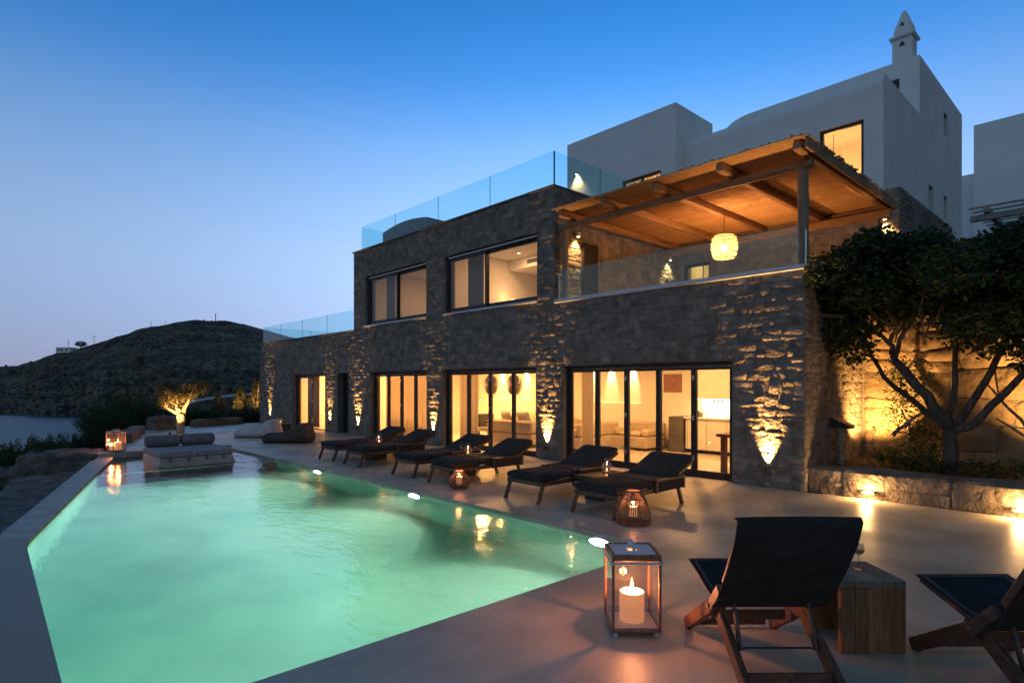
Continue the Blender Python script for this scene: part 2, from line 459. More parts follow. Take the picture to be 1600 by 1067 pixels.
    def build(s, name, m, parent=None, smooth=False, ang=40, recalc=True):
        me = bpy.data.meshes.new(name)
        org = ORG.get(parent.name, Vector((0, 0, 0))) if parent else Vector((0, 0, 0))
        vv = [(p[0] - org[0], p[1] - org[1], p[2] - org[2]) for p in s.v] if org.length > 0 else s.v
        me.from_pydata(vv, [], s.f)
        me.materials.append(m)
        if recalc:
            import bmesh
            bm = bmesh.new(); bm.from_mesh(me)
            bmesh.ops.recalc_face_normals(bm, faces=bm.faces)
            bm.to_mesh(me); bm.free()
        if smooth:
            me.polygons.foreach_set('use_smooth', [True] * len(me.polygons))
            if ang < 180: me.set_sharp_from_angle(angle=radians(ang))
        me.update()
        o = bpy.data.objects.new(name, me)
        col.objects.link(o)
        if parent:
            o.parent = parent
        ORG[o.name] = org
        return o

ORG = {}

def tag(o, label=None, cat=None, group=None, kind=None):
    if label: o['label'] = label
    if cat: o['category'] = cat
    if group: o['group'] = group
    if kind: o['kind'] = kind
    return o

def root(name, loc, label, cat, group=None, rz=0.0):
    o = bpy.data.objects.new(name, None)
    o.empty_display_size = 0.2
    col.objects.link(o)
    o.location = loc; o.rotation_euler = (0, 0, rz)
    ORG[o.name] = Vector(loc)
    return tag(o, label, cat, group)

def copy_tree(o, parent=None):
    c = o.copy()
    col.objects.link(c)
    c.parent = parent
    for ch in list(o.children):
        copy_tree(ch, c)
    return c

def put(o, loc, rz, label, scale=1.0):
    o.location = loc; o.rotation_euler = (0, 0, rz); o['label'] = label
    if scale != 1.0: o.scale = (scale,) * 3
    return o

def structure(o): return tag(o, kind='structure')

def lamp(kind, name, loc, power, color, parent=None, aim=None, size=None, blend=0.6, rad=0.03, shape=None, sx=None, sy=None):
    d = bpy.data.lights.new(name, kind)
    d.energy = power; d.color = color
    if kind == 'SPOT':
        d.spot_size = radians(size or 60); d.spot_blend = blend; d.shadow_soft_size = rad
    elif kind == 'POINT':
        d.shadow_soft_size = rad
    elif kind == 'AREA':
        d.shape = shape or 'DISK'; d.size = sx or 0.2
        if sy: d.size_y = sy
    o = bpy.data.objects.new(name, d)
    col.objects.link(o)
    if aim is not None:
        o.rotation_euler = Vector(aim).to_track_quat('-Z', 'Y').to_euler()
    if parent:
        o.parent = parent
        o.location = Vector(loc) - ORG.get(parent.name, Vector((0, 0, 0)))
    else:
        o.location = loc
    return o

WARM = (1.0, 0.56, 0.20)
WARM_IN = (1.0, 0.455, 0.135)
CANDLE = (1.0, 0.32, 0.12)

def pixels(p, area):
    r = CU * p[0] + SU * p[1]; f = -SU * p[0] + CU * p[1]
    if f < 0.5 or abs(r / f) > 0.9: return 0
    return area / (f * f)

# ------------------------------------------------------------------ helpers: masonry
def masonry(u0, u1, levels, openings, wr, seed, jit=0.025, split=0.30, tall=0.75):
    """stones of a rubble wall in (u, z); openings = list of (ua, ub, za, zb)"""
    rr = random.Random(seed)
    out = []
    def line(k, u):
        if k == 0 or k == len(levels) - 1: return levels[k]
        z = levels[k]
        d = min([1.0] + [max(0.0, max(a - u, u - b)) / 0.3 for a, b, za, zb in openings if za - 0.05 < z < zb + 0.05])
        hit = any(abs(z - zb) < 0.01 or abs(z - za) < 0.01 for a, b, za, zb in openings)
        if hit: return z
        return z + jit * d * (noise.noise(Vector((u * 1.7, k * 7.3, seed))) * 2)
    # some stones stand two courses high
    held = {k: [] for k in range(len(levels))}
    for k in range(len(levels) - 2):
        u = u0 + rr.uniform(0.1, 1.2)
        while u < u1 - 0.5:
            w = rr.uniform(wr[0] * 1.4, wr[1] * 0.95)
            za, zb = levels[k], levels[k + 2]
            ok = all(b < u - 0.05 or a > u + w + 0.05 or ob <= za + 0.01 or oa >= zb - 0.01 for a, b, oa, ob in openings)
            ok = ok and all(b < u - 0.06 or a > u + w + 0.06 for q in (k, k + 1) for a, b in held[q])
            if ok and rr.random() < tall:
                m1, m2 = u + w * rr.uniform(.3, .7), u + w * rr.uniform(.3, .7)
                out.append([(u, line(k, u)), (m1, line(k, m1)), (u + w, line(k, u + w)), (u + w, levels[k + 1]), (u + w, line(k + 2, u + w)), (m2, line(k + 2, m2)), (u, line(k + 2, u)), (u, levels[k + 1])])
                held[k].append((u, u + w)); held[k + 1].append((u, u + w))
            u += w + rr.uniform(0.15, 1.1)
    for k in range(len(levels) - 1):
        za, zb = levels[k], levels[k + 1]
        cuts = [(u0, u1)]
        for a, b, oa, ob in openings + [(a, b, za, zb) for a, b in held[k]]:
            if ob <= za + 0.01 or oa >= zb - 0.01: continue
            nc = []
            for p, q in cuts:
                if b <= p or a >= q: nc.append((p, q)); continue
                if a > p: nc.append((p, a))
                if b < q: nc.append((b, q))
            cuts = nc
        for p, q in cuts:
            if q - p < 0.06: continue
            us = [p]
            while us[-1] < q:
                us.append(us[-1] + rr.uniform(*wr) * (1.35 if rr.random() < 0.15 else 1))
            if len(us) > 2 and q - us[-2] < wr[0] * 0.8: us.pop(-2)
            us[-1] = q
            tl = [0] + [rr.uniform(-0.035, 0.035) for _ in us[1:-1]] + [0]
            for i in range(len(us) - 1):
                a, b = us[i], us[i + 1]
                ta, tb = tl[i], tl[i + 1]
                mid = (a + b) / 2
                if rr.random() < split and zb - za > 0.15:
                    t = rr.uniform(0.35, 0.65)
                    zm = za + (zb - za) * t; e = rr.uniform(-0.02, 0.02)
                    lo = [(a - ta, line(k, a)), (mid, line(k, mid)), (b - tb, line(k, b))]
                    mi = [(b, zm + e), (a, zm - e)]
                    out.append(lo + mi)
                    hi = [(a, zm - e), (b, zm + e), (b + tb, line(k + 1, b)), (mid, line(k + 1, mid)), (a + ta, line(k + 1, a))]
                    out.append(hi)
                else:
                    m1 = a + (b - a) * rr.uniform(0.3, 0.7); m2 = a + (b - a) * rr.uniform(0.3, 0.7)
                    out.append([(a - ta, line(k, a)), (m1, line(k, m1)), (b - tb, line(k, b)),
                                (b + tb, line(k + 1, b)), (m2, line(k + 1, m2)), (a + ta, line(k + 1, a))])
    return out

def stone_mesh(mb, poly, dmin, dmax, place, rr, gap=0.0045, chop=0.032, tilt=0.09):
    n0 = len(poly)
    cx = sum(p[0] for p in poly) / n0; cz = sum(p[1] for p in poly) / n0
    w = max(p[0] for p in poly) - min(p[0] for p in poly); h = max(p[1] for p in poly) - min(p[1] for p in poly)
    pts = []
    for i in range(n0):
        a = Vector(poly[i - 1]); b = Vector(poly[i]); c = Vector(poly[(i + 1) % n0])
        d1 = (a - b); d2 = (c - b)
        ang = d1.angle(d2) if d1.length > 1e-6 and d2.length > 1e-6 else pi
        if ang < 2.4:
            t = chop * rr.uniform(0.4, 1.5)
            pts.append(b + d1.normalized() * min(t, d1.length * 0.3)); pts.append(b + d2.normalized() * min(t, d2.length * 0.3))
        else:
            pts.append(b)
    m = len(pts)
    sx = max(0.3, 1 - 2 * gap / max(w, 0.03)); sz = max(0.3, 1 - 2 * gap / max(h, 0.03))
    d = rr.uniform(dmin, dmax)
    tx, tz = rr.uniform(-tilt, tilt), rr.uniform(-tilt, tilt)
    ins = min(0.022, 0.18 * min(w, h))
    vs_ = []
    for kx, kz, dep in ((sx, sz, -0.03), (sx, sz, d * 0.55), (sx * (1 - 2 * ins / max(w, .05)), sz * (1 - 2 * ins / max(h, .05)), d)):
        for p in pts:
            x = cx + (p[0] - cx) * kx; z = cz + (p[1] - cz) * kz
            dd = dep if dep < 0 else max(0.004, dep + (tx * (x - cx) + tz * (z - cz)) * (1 if dep == d else 0.6) + rr.uniform(-.15, .15) * (dmax - dmin))
            vs_.append(place(x, z, dd))
    vs_.append(place(cx, cz, d + rr.uniform(0.0, 0.35) * (dmax - dmin)))
    fs = []
    for r_ in range(2):
        for i in range(m):
            j = (i + 1) % m
            fs.append((r_ * m + i, r_ * m + j, (r_ + 1) * m + j, (r_ + 1) * m + i))
    for i in range(m):
        fs.append((2 * m + i, 2 * m + (i + 1) % m, 3 * m))
    mb.add(vs_, fs)
    return place(cx, cz, 0), w * h

def build_stones(jobs, parent_of, mat_, limit=300, seed=5, **kw):
    """jobs: list of (poly, place, dmin, dmax, parent). the largest in the picture become parts, the rest one joined part"""
    rr = random.Random(seed)
    made = []
    for poly, place, dmin, dmax, par in jobs:
        mb = MB()
        c, a = stone_mesh(mb, poly, dmin, dmax, place, rr, **kw)
        made.append((pixels(c, a), mb, par))
    made.sort(key=lambda t: -t[0])
    rest = MB()
    for i, (px, mb, par) in enumerate(made):
        if i < limit and px > 0:
            mb.build('stone', mat_, par, smooth=True, ang=55)
        else:
            rest.add(mb.v, mb.f)
    if rest.v:
        o = rest.build('stone', mat_, parent_of, smooth=True, ang=55)
        tag(o, kind='stuff')

# ------------------------------------------------------------------ helpers: foliage
def leaf_cloud(mb, pts, size, rr, droop=0.3, long=2.0, out_from=None):
    """one bent diamond leaf (4 verts, 2 faces) at each point"""
    V, F = mb.v, mb.f
    for p in pts:
        a = rr.uniform(0, 2 * pi); e = rr.uniform(-0.9, 0.7) - droop
        d = Vector((cos(a) * cos(e), sin(a) * cos(e), sin(e)))
        s = d.cross(Vector((rr.uniform(-1, 1), rr.uniform(-1, 1), rr.uniform(-1, 1))))
        if s.length < 1e-3: continue
        s.normalize()
        L = size * rr.uniform(0.6, 1.25); w = L / long
        b = len(V)
        nrm = d.cross(s)
        m = Vector(p) + d * (L * 0.5) + nrm * (w * 0.15)
        V += [tuple(p), tuple(m + s * (w * 0.5)), tuple(Vector(p) + d * L), tuple(m - s * (w * 0.5))]
        F += [(b, b + 1, b + 2), (b, b + 2, b + 3)]

def ell_pts(c, r, n, rr, shell=0.55):
    out = []
    while len(out) < n:
        x, y, z = rr.gauss(0, 1), rr.gauss(0, 1), rr.gauss(0, 1)
        l = math.sqrt(x * x + y * y + z * z) or 1
        k = (shell + (1 - shell) * rr.random()) ** 0.6 * (1 + rr.gauss(0, 0.08))
        out.append((c[0] + x / l * r[0] * k, c[1] + y / l * r[1] * k, c[2] + z / l * r[2] * k))
    return out

def limb(mb, pts, r0, r1, n=8, wob=0.03, rr=R):
    P = [Vector(p) for p in pts]
    Q = []
    for i in range(len(P) - 1):
        for t in (0, 0.33, 0.66):
            q = P[i].lerp(P[i + 1], t)
            if i or t: q += Vector((rr.uniform(-wob, wob), rr.uniform(-wob, wob), rr.uniform(-wob, wob)))
            Q.append(q)
    Q.append(P[-1])
    mb.tube(Q, [r0 + (r1 - r0) * (i / (len(Q) - 1)) for i in range(len(Q))], n)
# ================================================================== SETTING: paving and pool
def outer(x): return 2.25 - 0.24746 * (x + 16.6)
WZ = -0.05
RIGHT_Y, NEAR_X, FAR_X, LEDGE_X = 5.35, -3.5, -16.95, -13.9
LEFT = [(-3.5, 0.40), (-7.95, 0.492), (-8.22, 0.508), (-8.45, 0.545), (-8.70, 0.605), (-13.9, 1.907), (-16.95, 2.68)]

mb = MB()
mb.prism([(NEAR_X - 0.006, RIGHT_Y), (NEAR_X - 0.006, 9.86), (-16.955, 9.86), (-16.955, RIGHT_Y)], -0.07, 0.0)
structure(mb.build('terrace_paving', M['deck']))
mb = MB()
mb.prism([(-16.96, 5.36), (-16.96, 9.86), (-27.6, 9.86), (-27.6, 7.5), (-25.9, 5.1), (-20.9, 3.7), (-17.35, 2.5), (-17.35, 5.36)], -0.07, 0.0)
structure(mb.build('terrace_paving', M['deck']))
mb = MB()
mb.prism([(NEAR_X, outer(NEAR_X)), (12, outer(12)), (12, 9.95), (NEAR_X, 9.95)], -0.07, 0.0)
structure(mb.build('terrace_paving', M['deck']))
mb = MB()
mb.prism([(NEAR_X - 0.003, 0.40)] + LEFT[1:4] + [(-8.72, outer(-8.72)), (NEAR_X - 0.003, outer(NEAR_X - 0.003))], -0.07, 0.0)
structure(mb.build('poolside_paving', M['deck_rough']))
mb = MB()
inner = LEFT[3:]
mb.prism(inner + [(FAR_X, outer(FAR_X)), (-8.722, outer(-8.722))], -0.07, -0.002)
structure(mb.build('pool_coping', M['coping']))
mb = MB()
mb.prism([(FAR_X, outer(FAR_X)), (FAR_X, RIGHT_Y), (-17.349, RIGHT_Y), (-17.349, outer(-17.349))], -0.07, 0.085)
structure(mb.build('pool_coping', M['coping']))
# outer face of the left pool wall, and the lower lip outside it
mb = MB()
a, b = (-8.72, outer(-8.72)), (FAR_X, outer(FAR_X))
nx, ny = -0.2402, -0.9707
mb.prism([a, b, (b[0] + nx * 0.12, b[1] + ny * 0.12), (a[0] + nx * 0.12, a[1] + ny * 0.12)], -2.2, -0.07)
mb.prism([(4, outer(4)), a, (a[0] + nx * 0.12, a[1] + ny * 0.12), (4 + nx * .12, outer(4) + ny * 0.12)], -2.2, -0.07)
structure(mb.build('pool_wall', M['coping']))

# basin
DEEP = -1.5
mb = MB()
ring_ = [(NEAR_X, RIGHT_Y)] + LEFT[:6] + [(LEDGE_X, RIGHT_Y)]
n_ = len(ring_)
v = [(x, y, DEEP) for x, y in ring_]
f = [tuple(range(n_))]
mb.add(v, f)
for i in range(n_ - 1):
    p, q = ring_[i], ring_[i + 1]
    mb.add([(*p, DEEP), (*q, DEEP), (*q, -0.068), (*p, -0.068)], [(0, 1, 2, 3)])
p, q = ring_[-1], ring_[0]
mb.add([(*p, DEEP), (*q, DEEP), (*q, -0.068), (*p, -0.068)], [(0, 1, 2, 3)])
structure(mb.build('pool_basin', M['basin']))
mb = MB()
lz = -0.16
lp = [(LEDGE_X, 1.907), (FAR_X, 2.68), (FAR_X, RIGHT_Y), (LEDGE_X, RIGHT_Y)]
mb.prism(lp, DEEP, lz)
structure(mb.build('pool_ledge', M['ledge']))
mb = MB()
for i in (0, 1, 2):
    p, q = lp[i], lp[i + 1]
    mb.add([(*p, lz), (*q, lz), (*q, -0.068), (*p, -0.068)], [(0, 1, 2, 3)])
structure(mb.build('pool_ledge', M['basin']))

# water
def watermat(name, ripple, dens, vol=True):
    m = bpy.data.materials.new(name); m.use_nodes = True
    nt = m.node_tree; n = nt.nodes; l = nt.links
    for x in list(n): n.remove(x)
    o = n.new('ShaderNodeOutputMaterial')
    g = n.new('ShaderNodeBsdfGlass'); g.inputs['IOR'].default_value = 1.33; g.inputs['Roughness'].default_value = 0.0
    l.new(g.outputs[0], o.inputs['Surface'])
    pos = n.new('ShaderNodeNewGeometry')
    mp = n.new('ShaderNodeMapping'); mp.inputs['Rotation'].default_value = (0, 0, 0.6); mp.inputs['Scale'].default_value = (1.0, 1.7, 1)
    l.new(pos.outputs['Position'], mp.inputs['Vector'])
    n1 = n.new('ShaderNodeTexNoise'); n1.inputs['Scale'].default_value = 5.5; n1.inputs['Detail'].default_value = 4; n1.inputs['Distortion'].default_value = 0.6
    n2 = n.new('ShaderNodeTexNoise'); n2.inputs['Scale'].default_value = 1.1; n2.inputs['Detail'].default_value = 2
    l.new(mp.outputs[0], n1.inputs['Vector']); l.new(mp.outputs[0], n2.inputs['Vector'])
    ad = n.new('ShaderNodeMath'); ad.operation = 'MULTIPLY_ADD'; ad.inputs[1].default_value = 2.2
    l.new(n2.outputs['Fac'], ad.inputs[0]); l.new(n1.outputs['Fac'], ad.inputs[2])
    bp = n.new('ShaderNodeBump'); bp.inputs['Strength'].default_value = ripple; bp.inputs['Distance'].default_value = 0.05
    l.new(ad.outputs[0], bp.inputs['Height']); l.new(bp.outputs[0], g.inputs['Normal'])
    if vol:
        va = n.new('ShaderNodeVolumeAbsorption')
        va.inputs['Color'].default_value = (0.27, 0.92, 0.83, 1); va.inputs['Density'].default_value = dens
        vsn = n.new('ShaderNodeVolumeScatter'); vsn.inputs['Color'].default_value = (0.85, 1, 0.93, 1); vsn.inputs['Density'].default_value = 0.08; vsn.inputs['Anisotropy'].default_value = 0.5
        av = n.new('ShaderNodeAddShader'); l.new(va.outputs[0], av.inputs[0]); l.new(vsn.outputs[0], av.inputs[1])
        l.new(av.outputs[0], o.inputs['Volume'])
    return m
mb = MB()
e = 0.02
wp = [(NEAR_X + e, RIGHT_Y + e), (NEAR_X + e, 0.40 - e)] + [(x - 0.005, y - e) for x, y in LEFT[1:]] + [(FAR_X - e, RIGHT_Y + e)]
wp[-2] = (FAR_X - e, 2.66)
mb.prism(wp, DEEP - 0.03, WZ)
structure(mb.build('pool_water', watermat('pool_water', 0.13, 0.28)))

# underwater lamps, set flush in the pool walls
def pool_lamp(loc, n_dir, label, power, aim):
    t = root('pool_light', loc, label, 'pool light', 'underwater lights in the pool walls')
    d = Vector(n_dir)
    mb = MB()
    q = d.to_track_quat('Z', 'Y')
    def pl(r, z, k, n=20): return Vector(loc) + q @ Vector((r * cos(2 * pi * k / n), r * sin(2 * pi * k / n), z))
    for r0, z0, r1, z1 in ((0.185, 0.0, 0.18, 0.022), (0.18, 0.022, 0.15, 0.026)):
        mb.add([pl(r0, z0, k) for k in range(20)] + [pl(r1, z1, k) for k in range(20)],
               [(k, (k + 1) % 20, 20 + (k + 1) % 20, 20 + k) for k in range(20)])
    mb.build('trim_ring', M['white_metal'], t, smooth=True)
    mb = MB(); mb.add([pl(0.151, 0.024, k) for k in range(20)], [tuple(range(20))])
    mb.build('lens', M['lens_cool'], t)
    lamp('SPOT', 'lamp', Vector(loc) + d * 0.06, power, (1.0, 0.98, 0.72), t, aim, size=122, blend=1.0, rad=0.06)
    return t
for x, lab in ((-11.61, 'round underwater light nearest the daybed end of the pool'),
               (-8.06, 'middle round underwater light, below the second pair of loungers'),
               (-4.27, 'round underwater light beside the big lantern at the near pool corner')):
    pool_lamp((x, RIGHT_Y, -0.20), (0, -1, 0), lab, 740, (0, -1, -0.50))
for y, lab in ((1.6, 'underwater light in the near pool wall, towards the open left side'), (3.9, 'underwater light in the near pool wall, towards the big lantern')):
    pool_lamp((NEAR_X, y, -0.35), (-1, 0, 0), lab, 55, (-1, 0, -0.2))

# ================================================================== sea and land
mb = MB()
mb.add([(-6000, -5000, -12), (3000, -5000, -12), (3000, 6000, -12), (-6000, 6000, -12)], [(0, 1, 2, 3)])
def seamat():
    m, nt, n, l, b = nmat('sea_water')
    b.inputs['Base Color'].default_value = (0.012, 0.028, 0.04, 1)
    b.inputs['Roughness'].default_value = 0.38
    b.inputs['Specular IOR Level'].default_value = 0.3
    pos = n.new('ShaderNodeNewGeometry')
    mp = n.new('ShaderNodeMapping'); mp.inputs['Rotation'].default_value = (0, 0, 0.5); mp.inputs['Scale'].default_value = (0.5, 1.4, 1)
    l.new(pos.outputs['Position'], mp.inputs['Vector'])
    n1 = n.new('ShaderNodeTexNoise'); n1.inputs['Scale'].default_value = 0.9; n1.inputs['Detail'].default_value = 6
    n2 = n.new('ShaderNodeTexNoise'); n2.inputs['Scale'].default_value = 0.12; n2.inputs['Detail'].default_value = 3
    l.new(mp.outputs[0], n1.inputs['Vector']); l.new(mp.outputs[0], n2.inputs['Vector'])
    ad = n.new('ShaderNodeMath'); ad.operation = 'MULTIPLY_ADD'; ad.inputs[1].default_value = 1.6
    l.new(n2.outputs['Fac'], ad.inputs[0]); l.new(n1.outputs['Fac'], ad.inputs[2])
    bp = n.new('ShaderNodeBump'); bp.inputs['Strength'].default_value = 0.9; bp.inputs['Distance'].default_value = 1.1
    l.new(ad.outputs[0], bp.inputs['Height']); l.new(bp.outputs[0], b.inputs['Normal'])
    return m
structure(mb.build('sea', seamat()))

def sstep(a, b, x):
    t = min(1, max(0, (x - a) / (b - a))); return t * t * (3 - 2 * t)

def ground_z(x, y):
    dl = (x + 16.6) * -0.2402 + (y - 2.25) * -0.9707
    df = -27.8 - x - 14 * sstep(4.5, 8, y)
    d = max(dl, df)
    nz = noise.fractal(Vector((x * 0.25, y * 0.25, 3.1)), 1.0, 2.0, 4)
    z = -0.45 if (x < -19 or y > 8) else -1.9
    if x > -19 and y < 8 and d <= 1.6: return -2.6
    if d > 0.3:
        z = -0.55 - 0.42 * (d - 0.3) + nz * min(1.2, 0.12 + d * 0.06)
    elif df > -14 and y > 7 and x < -28:
        z = -0.12 + nz * 0.1
    if y > 16 and x > -30:
        z = max(z, -0.45 + 0.27 * (y - 16))
        if x > 3: z += 0.02 * (x - 3) * (y - 16)
    if x > 4 and y > 14: z = max(z, 2.4 + 0.2 * (y - 14))
    return max(z, -15.0)
xs = list(np.arange(-150, -44, 4.0)) + list(np.arange(-44, 14, 1.0)) + list(np.arange(14, 80, 4.0))
ys = list(np.arange(-90, -10, 4.0)) + list(np.arange(-10, 16, 1.0)) + list(np.arange(16, 110, 4.0))
mb = MB()
mb.add([(x, y, ground_z(x, y)) for y in ys for x in xs],
       [(j * len(xs) + i, j * len(xs) + i + 1, (j + 1) * len(xs) + i + 1, (j + 1) * len(xs) + i) for j in range(len(ys) - 1) for i in range(len(xs) - 1)])
M['ground'] = pm('dry_hillside', (0.045, 0.038, 0.028), (0.10, 0.085, 0.062), rough=0.95, vscale=0.9, detail=10, bump=0.8, bscale=3, world_space=True, bdist=0.15)
structure(mb.build('ground', M['ground'], smooth=True, ang=180))

# rough stone shelf outside the left coping
mb = MB()
def shelf(u, w):
    x = -7.0 - u * 10.3
    d = 0.12 + w * (1.5 + 0.35 * noise.noise(Vector((x * 0.8, 4.4, 0))))
    px, py = x + nx * d, outer(x) + ny * d
    n1 = noise.noise(Vector((px * 1.3, py * 1.3, 0.7))); n2 = noise.noise(Vector((px * 4, py * 4, 2.7)))
    return (px, py, -0.30 + 0.07 * n1 + 0.035 * n2 - 0.9 * max(0, w - 0.86) * 4)
mb.grid(shelf, 170, 26)
structure(mb.build('rock_shelf', M['rock'], smooth=True, ang=180))

# the far coast: a hill of real depth, coast at c metres, ridge at r metres (depths along each bearing)
SIL = [(-500, 600), (-300, 592), (-120, 580), (0, 572), (28, 571), (34, 568), (53, 564), (93, 549), (125, 543), (152, 535), (175, 528), (197, 522), (214, 514),
       (239, 509), (261, 507), (273, 503), (304, 499.5), (323, 500), (363, 502), (385, 506), (406, 512), (430, 519), (453, 526), (500, 534), (600, 548), (800, 570), (1200, 585)]
def sil(px):
    for (a, ya), (b, yb) in zip(SIL, SIL[1:]):
        if a <= px <= b: return ya + (yb - ya) * (px - a) / (b - a)
    return 590
def hill_pt(px, u):
    t = (px - 800) / 925
    fc = 275 - 0.17 * max(px, -100) + 9 * noise.noise(Vector((px * 0.02, 1.2, 0))) + 4 * noise.noise(Vector((px * 0.09, 5.2, 0)))
    fr = fc + 150 + 0.35 * min(400, max(0, px)) * 0.6
    zr = CAM_Z + (602 - sil(px)) / 925 * fr
    if u <= 1:
        f = fc + (fr - fc) * u
        g = 0.16 * sstep(0, 0.05, u) + 0.84 * (u ** 0.85)
        z = -12.6 + (zr + 12.6) * g
        P = Vector((px * 0.03, u * 9, 0.5))
        amp = min(1, u * 8) * min(1, (1 - u) * 5 + 0.22)
        z += amp * (2.8 * noise.fractal(P, 1.0, 2.1, 6) - 1.0)
        st_ = 4.2; wz = z + 1.2 * noise.noise(Vector((px * 0.012, u * 2, 4)))      # old terraces
        fz = (wz / st_) % 1.0; z += amp * 0.9 * st_ * 0.35 * (sstep(0.55, 1.0, fz) - fz)
        z += min(1, u * 8) * max(0, 1 - u * 5) * 1.6 * noise.noise(Vector((px * 0.22, u * 60, 3)))
    else:
        f = fr + (u - 1) * 420
        z = zr - (u - 1) ** 1.5 * 60 + (u - 1) * 8 * noise.noise(Vector((px * 0.02, u * 4, 9)))
    r = t * f
    return (CU * r - SU * f, SU * r + CU * f, z)
mb = MB()
mb.grid(lambda a, b: hill_pt(-500 + a * 1500, b * 1.6 if b < 0.625 else 1 + (b - 0.625) * 1.6), 420, 110)
def hillmat():
    m = pm('scrub_hillside', (0.066, 0.048, 0.036), (0.185, 0.138, 0.103), rough=1.0, spec=0.1, vscale=0.07, detail=12, bump=1.0, bscale=0.25, world_space=True, lo=0.3, hi=0.72, bdist=1.5)
    nt = m.node_tree; n = nt.nodes; l = nt.links; b = n['Principled BSDF']
    src = b.inputs['Base Color'].links[0].from_socket
    g = n.new('ShaderNodeNewGeometry')
    vo = n.new('ShaderNodeTexNoise'); vo.inputs['Scale'].default_value = 0.45; vo.inputs['Detail'].default_value = 6
    l.new(g.outputs['Position'], vo.inputs['Vector'])
    rp = n.new('ShaderNodeValToRGB')
    rp.color_ramp.elements[0].position = 0.42; rp.color_ramp.elements[0].color = (0.45, 0.5, 0.42, 1)
    rp.color_ramp.elements[1].position = 0.66; rp.color_ramp.elements[1].color = (1.35, 1.25, 1.15, 1)
    l.new(vo.outputs['Fac'], rp.inputs[0])
    # paler streaks along the contour terraces
    cm = n.new('ShaderNodeMapping'); cm.inputs['Scale'].default_value = (0.018, 0.018, 0.42)
    l.new(g.outputs['Position'], cm.inputs['Vector'])
    cn = n.new('ShaderNodeTexNoise'); cn.inputs['Scale'].default_value = 1.0; cn.inputs['Detail'].default_value = 5; cn.inputs['Distortion'].default_value = 0.7
    l.new(cm.outputs[0], cn.inputs['Vector'])
    cr = n.new('ShaderNodeMapRange'); cr.inputs['From Min'].default_value = 0.38; cr.inputs['From Max'].default_value = 0.66
    cr.inputs['To Min'].default_value = 0.78; cr.inputs['To Max'].default_value = 1.4
    l.new(cn.outputs['Fac'], cr.inputs['Value'])
    cs = n.new('ShaderNodeVectorMath'); cs.operation = 'SCALE'
    l.new(rp.outputs[0], cs.inputs[0]); l.new(cr.outputs[0], cs.inputs['Scale'])
    mu = n.new('ShaderNodeVectorMath'); mu.operation = 'MULTIPLY'
    l.new(src, mu.inputs[0]); l.new(cs.outputs[0], mu.inputs[1])
    # bare rock along the shore
    sp = n.new('ShaderNodeSeparateXYZ'); l.new(g.outputs['Position'], sp.inputs[0])
    mr = n.new('ShaderNodeMapRange'); mr.inputs['From Min'].default_value = -3.0; mr.inputs['From Max'].default_value = -8.0
    l.new(sp.outputs['Z'], mr.inputs['Value'])
    mx = n.new('ShaderNodeMix'); mx.data_type = 'RGBA'
    nk = n.new('ShaderNodeTexNoise'); nk.inputs['Scale'].default_value = 0.6; nk.inputs['Detail'].default_value = 8
    l.new(g.outputs['Position'], nk.inputs['Vector'])
    rk = n.new('ShaderNodeValToRGB'); rk.color_ramp.elements[0].position = 0.4; rk.color_ramp.elements[1].position = 0.65
    rk.color_ramp.elements[0].color = (0.03, 0.027, 0.025, 1); rk.color_ramp.elements[1].color = (0.17, 0.155, 0.14, 1)
    l.new(nk.outputs['Fac'], rk.inputs[0])
    ml = n.new('ShaderNodeMath'); ml.operation = 'MULTIPLY'; ml.inputs[1].default_value = 0.8
    l.new(mr.outputs[0], ml.inputs[0])
    l.new(ml.outputs[0], mx.inputs['Factor']); l.new(mu.outputs[0], mx.inputs[6]); l.new(rk.outputs[0], mx.inputs[7])
    l.new(mx.outputs[2], b.inputs['Base Color'])
    return m
structure(mb.build('far_hill', hillmat(), smooth=True, ang=180))

# scrub on the hillside: low cushions of leaves, far too many to count
rs = random.Random(52)
mb = MB()
for k in range(1100):
    px = rs.uniform(-90, 470); u = rs.random() ** 1.3 * 1.02 + 0.01
    p = Vector(hill_pt(px, u))
    if noise.noise(p * 0.02) + noise.noise(p * 0.006) < -0.12: continue
    s = rs.uniform(0.4, 1.1) * (1.5 if rs.random() < 0.08 else 1)
    if px > 60 and u > 0.8: s *= 0.6
    b = len(mb.v); m = 5; a0 = rs.uniform(0, 6)
    ring1 = [p + Vector((cos(a0 + 2 * pi * j / m) * s * rs.uniform(.8, 1.2), sin(a0 + 2 * pi * j / m) * s * rs.uniform(.8, 1.2), -0.3)) for j in range(m)]
    ring2 = [p + Vector((cos(a0 + 2 * pi * j / m) * s * 0.75, sin(a0 + 2 * pi * j / m) * s * 0.75, s * rs.uniform(.35, .7))) for j in range(m)]
    mb.add(ring1 + ring2 + [p + Vector((0, 0, s * rs.uniform(.6, .95)))],
           [(j, (j + 1) % m, m + (j + 1) % m, m + j) for j in range(m)] + [(m + j, m + (j + 1) % m, 2 * m) for j in range(m)])
M['scrub'] = leafmat('dry_scrub', (0.030, 0.028, 0.016), (0.075, 0.060, 0.038), rough=0.95, trans=0.0, spec=0.05)
tag(mb.build('hillside_scrub', M['scrub'], recalc=False), kind='stuff')

def on_hill(px, u):
    return Vector(hill_pt(px, u))
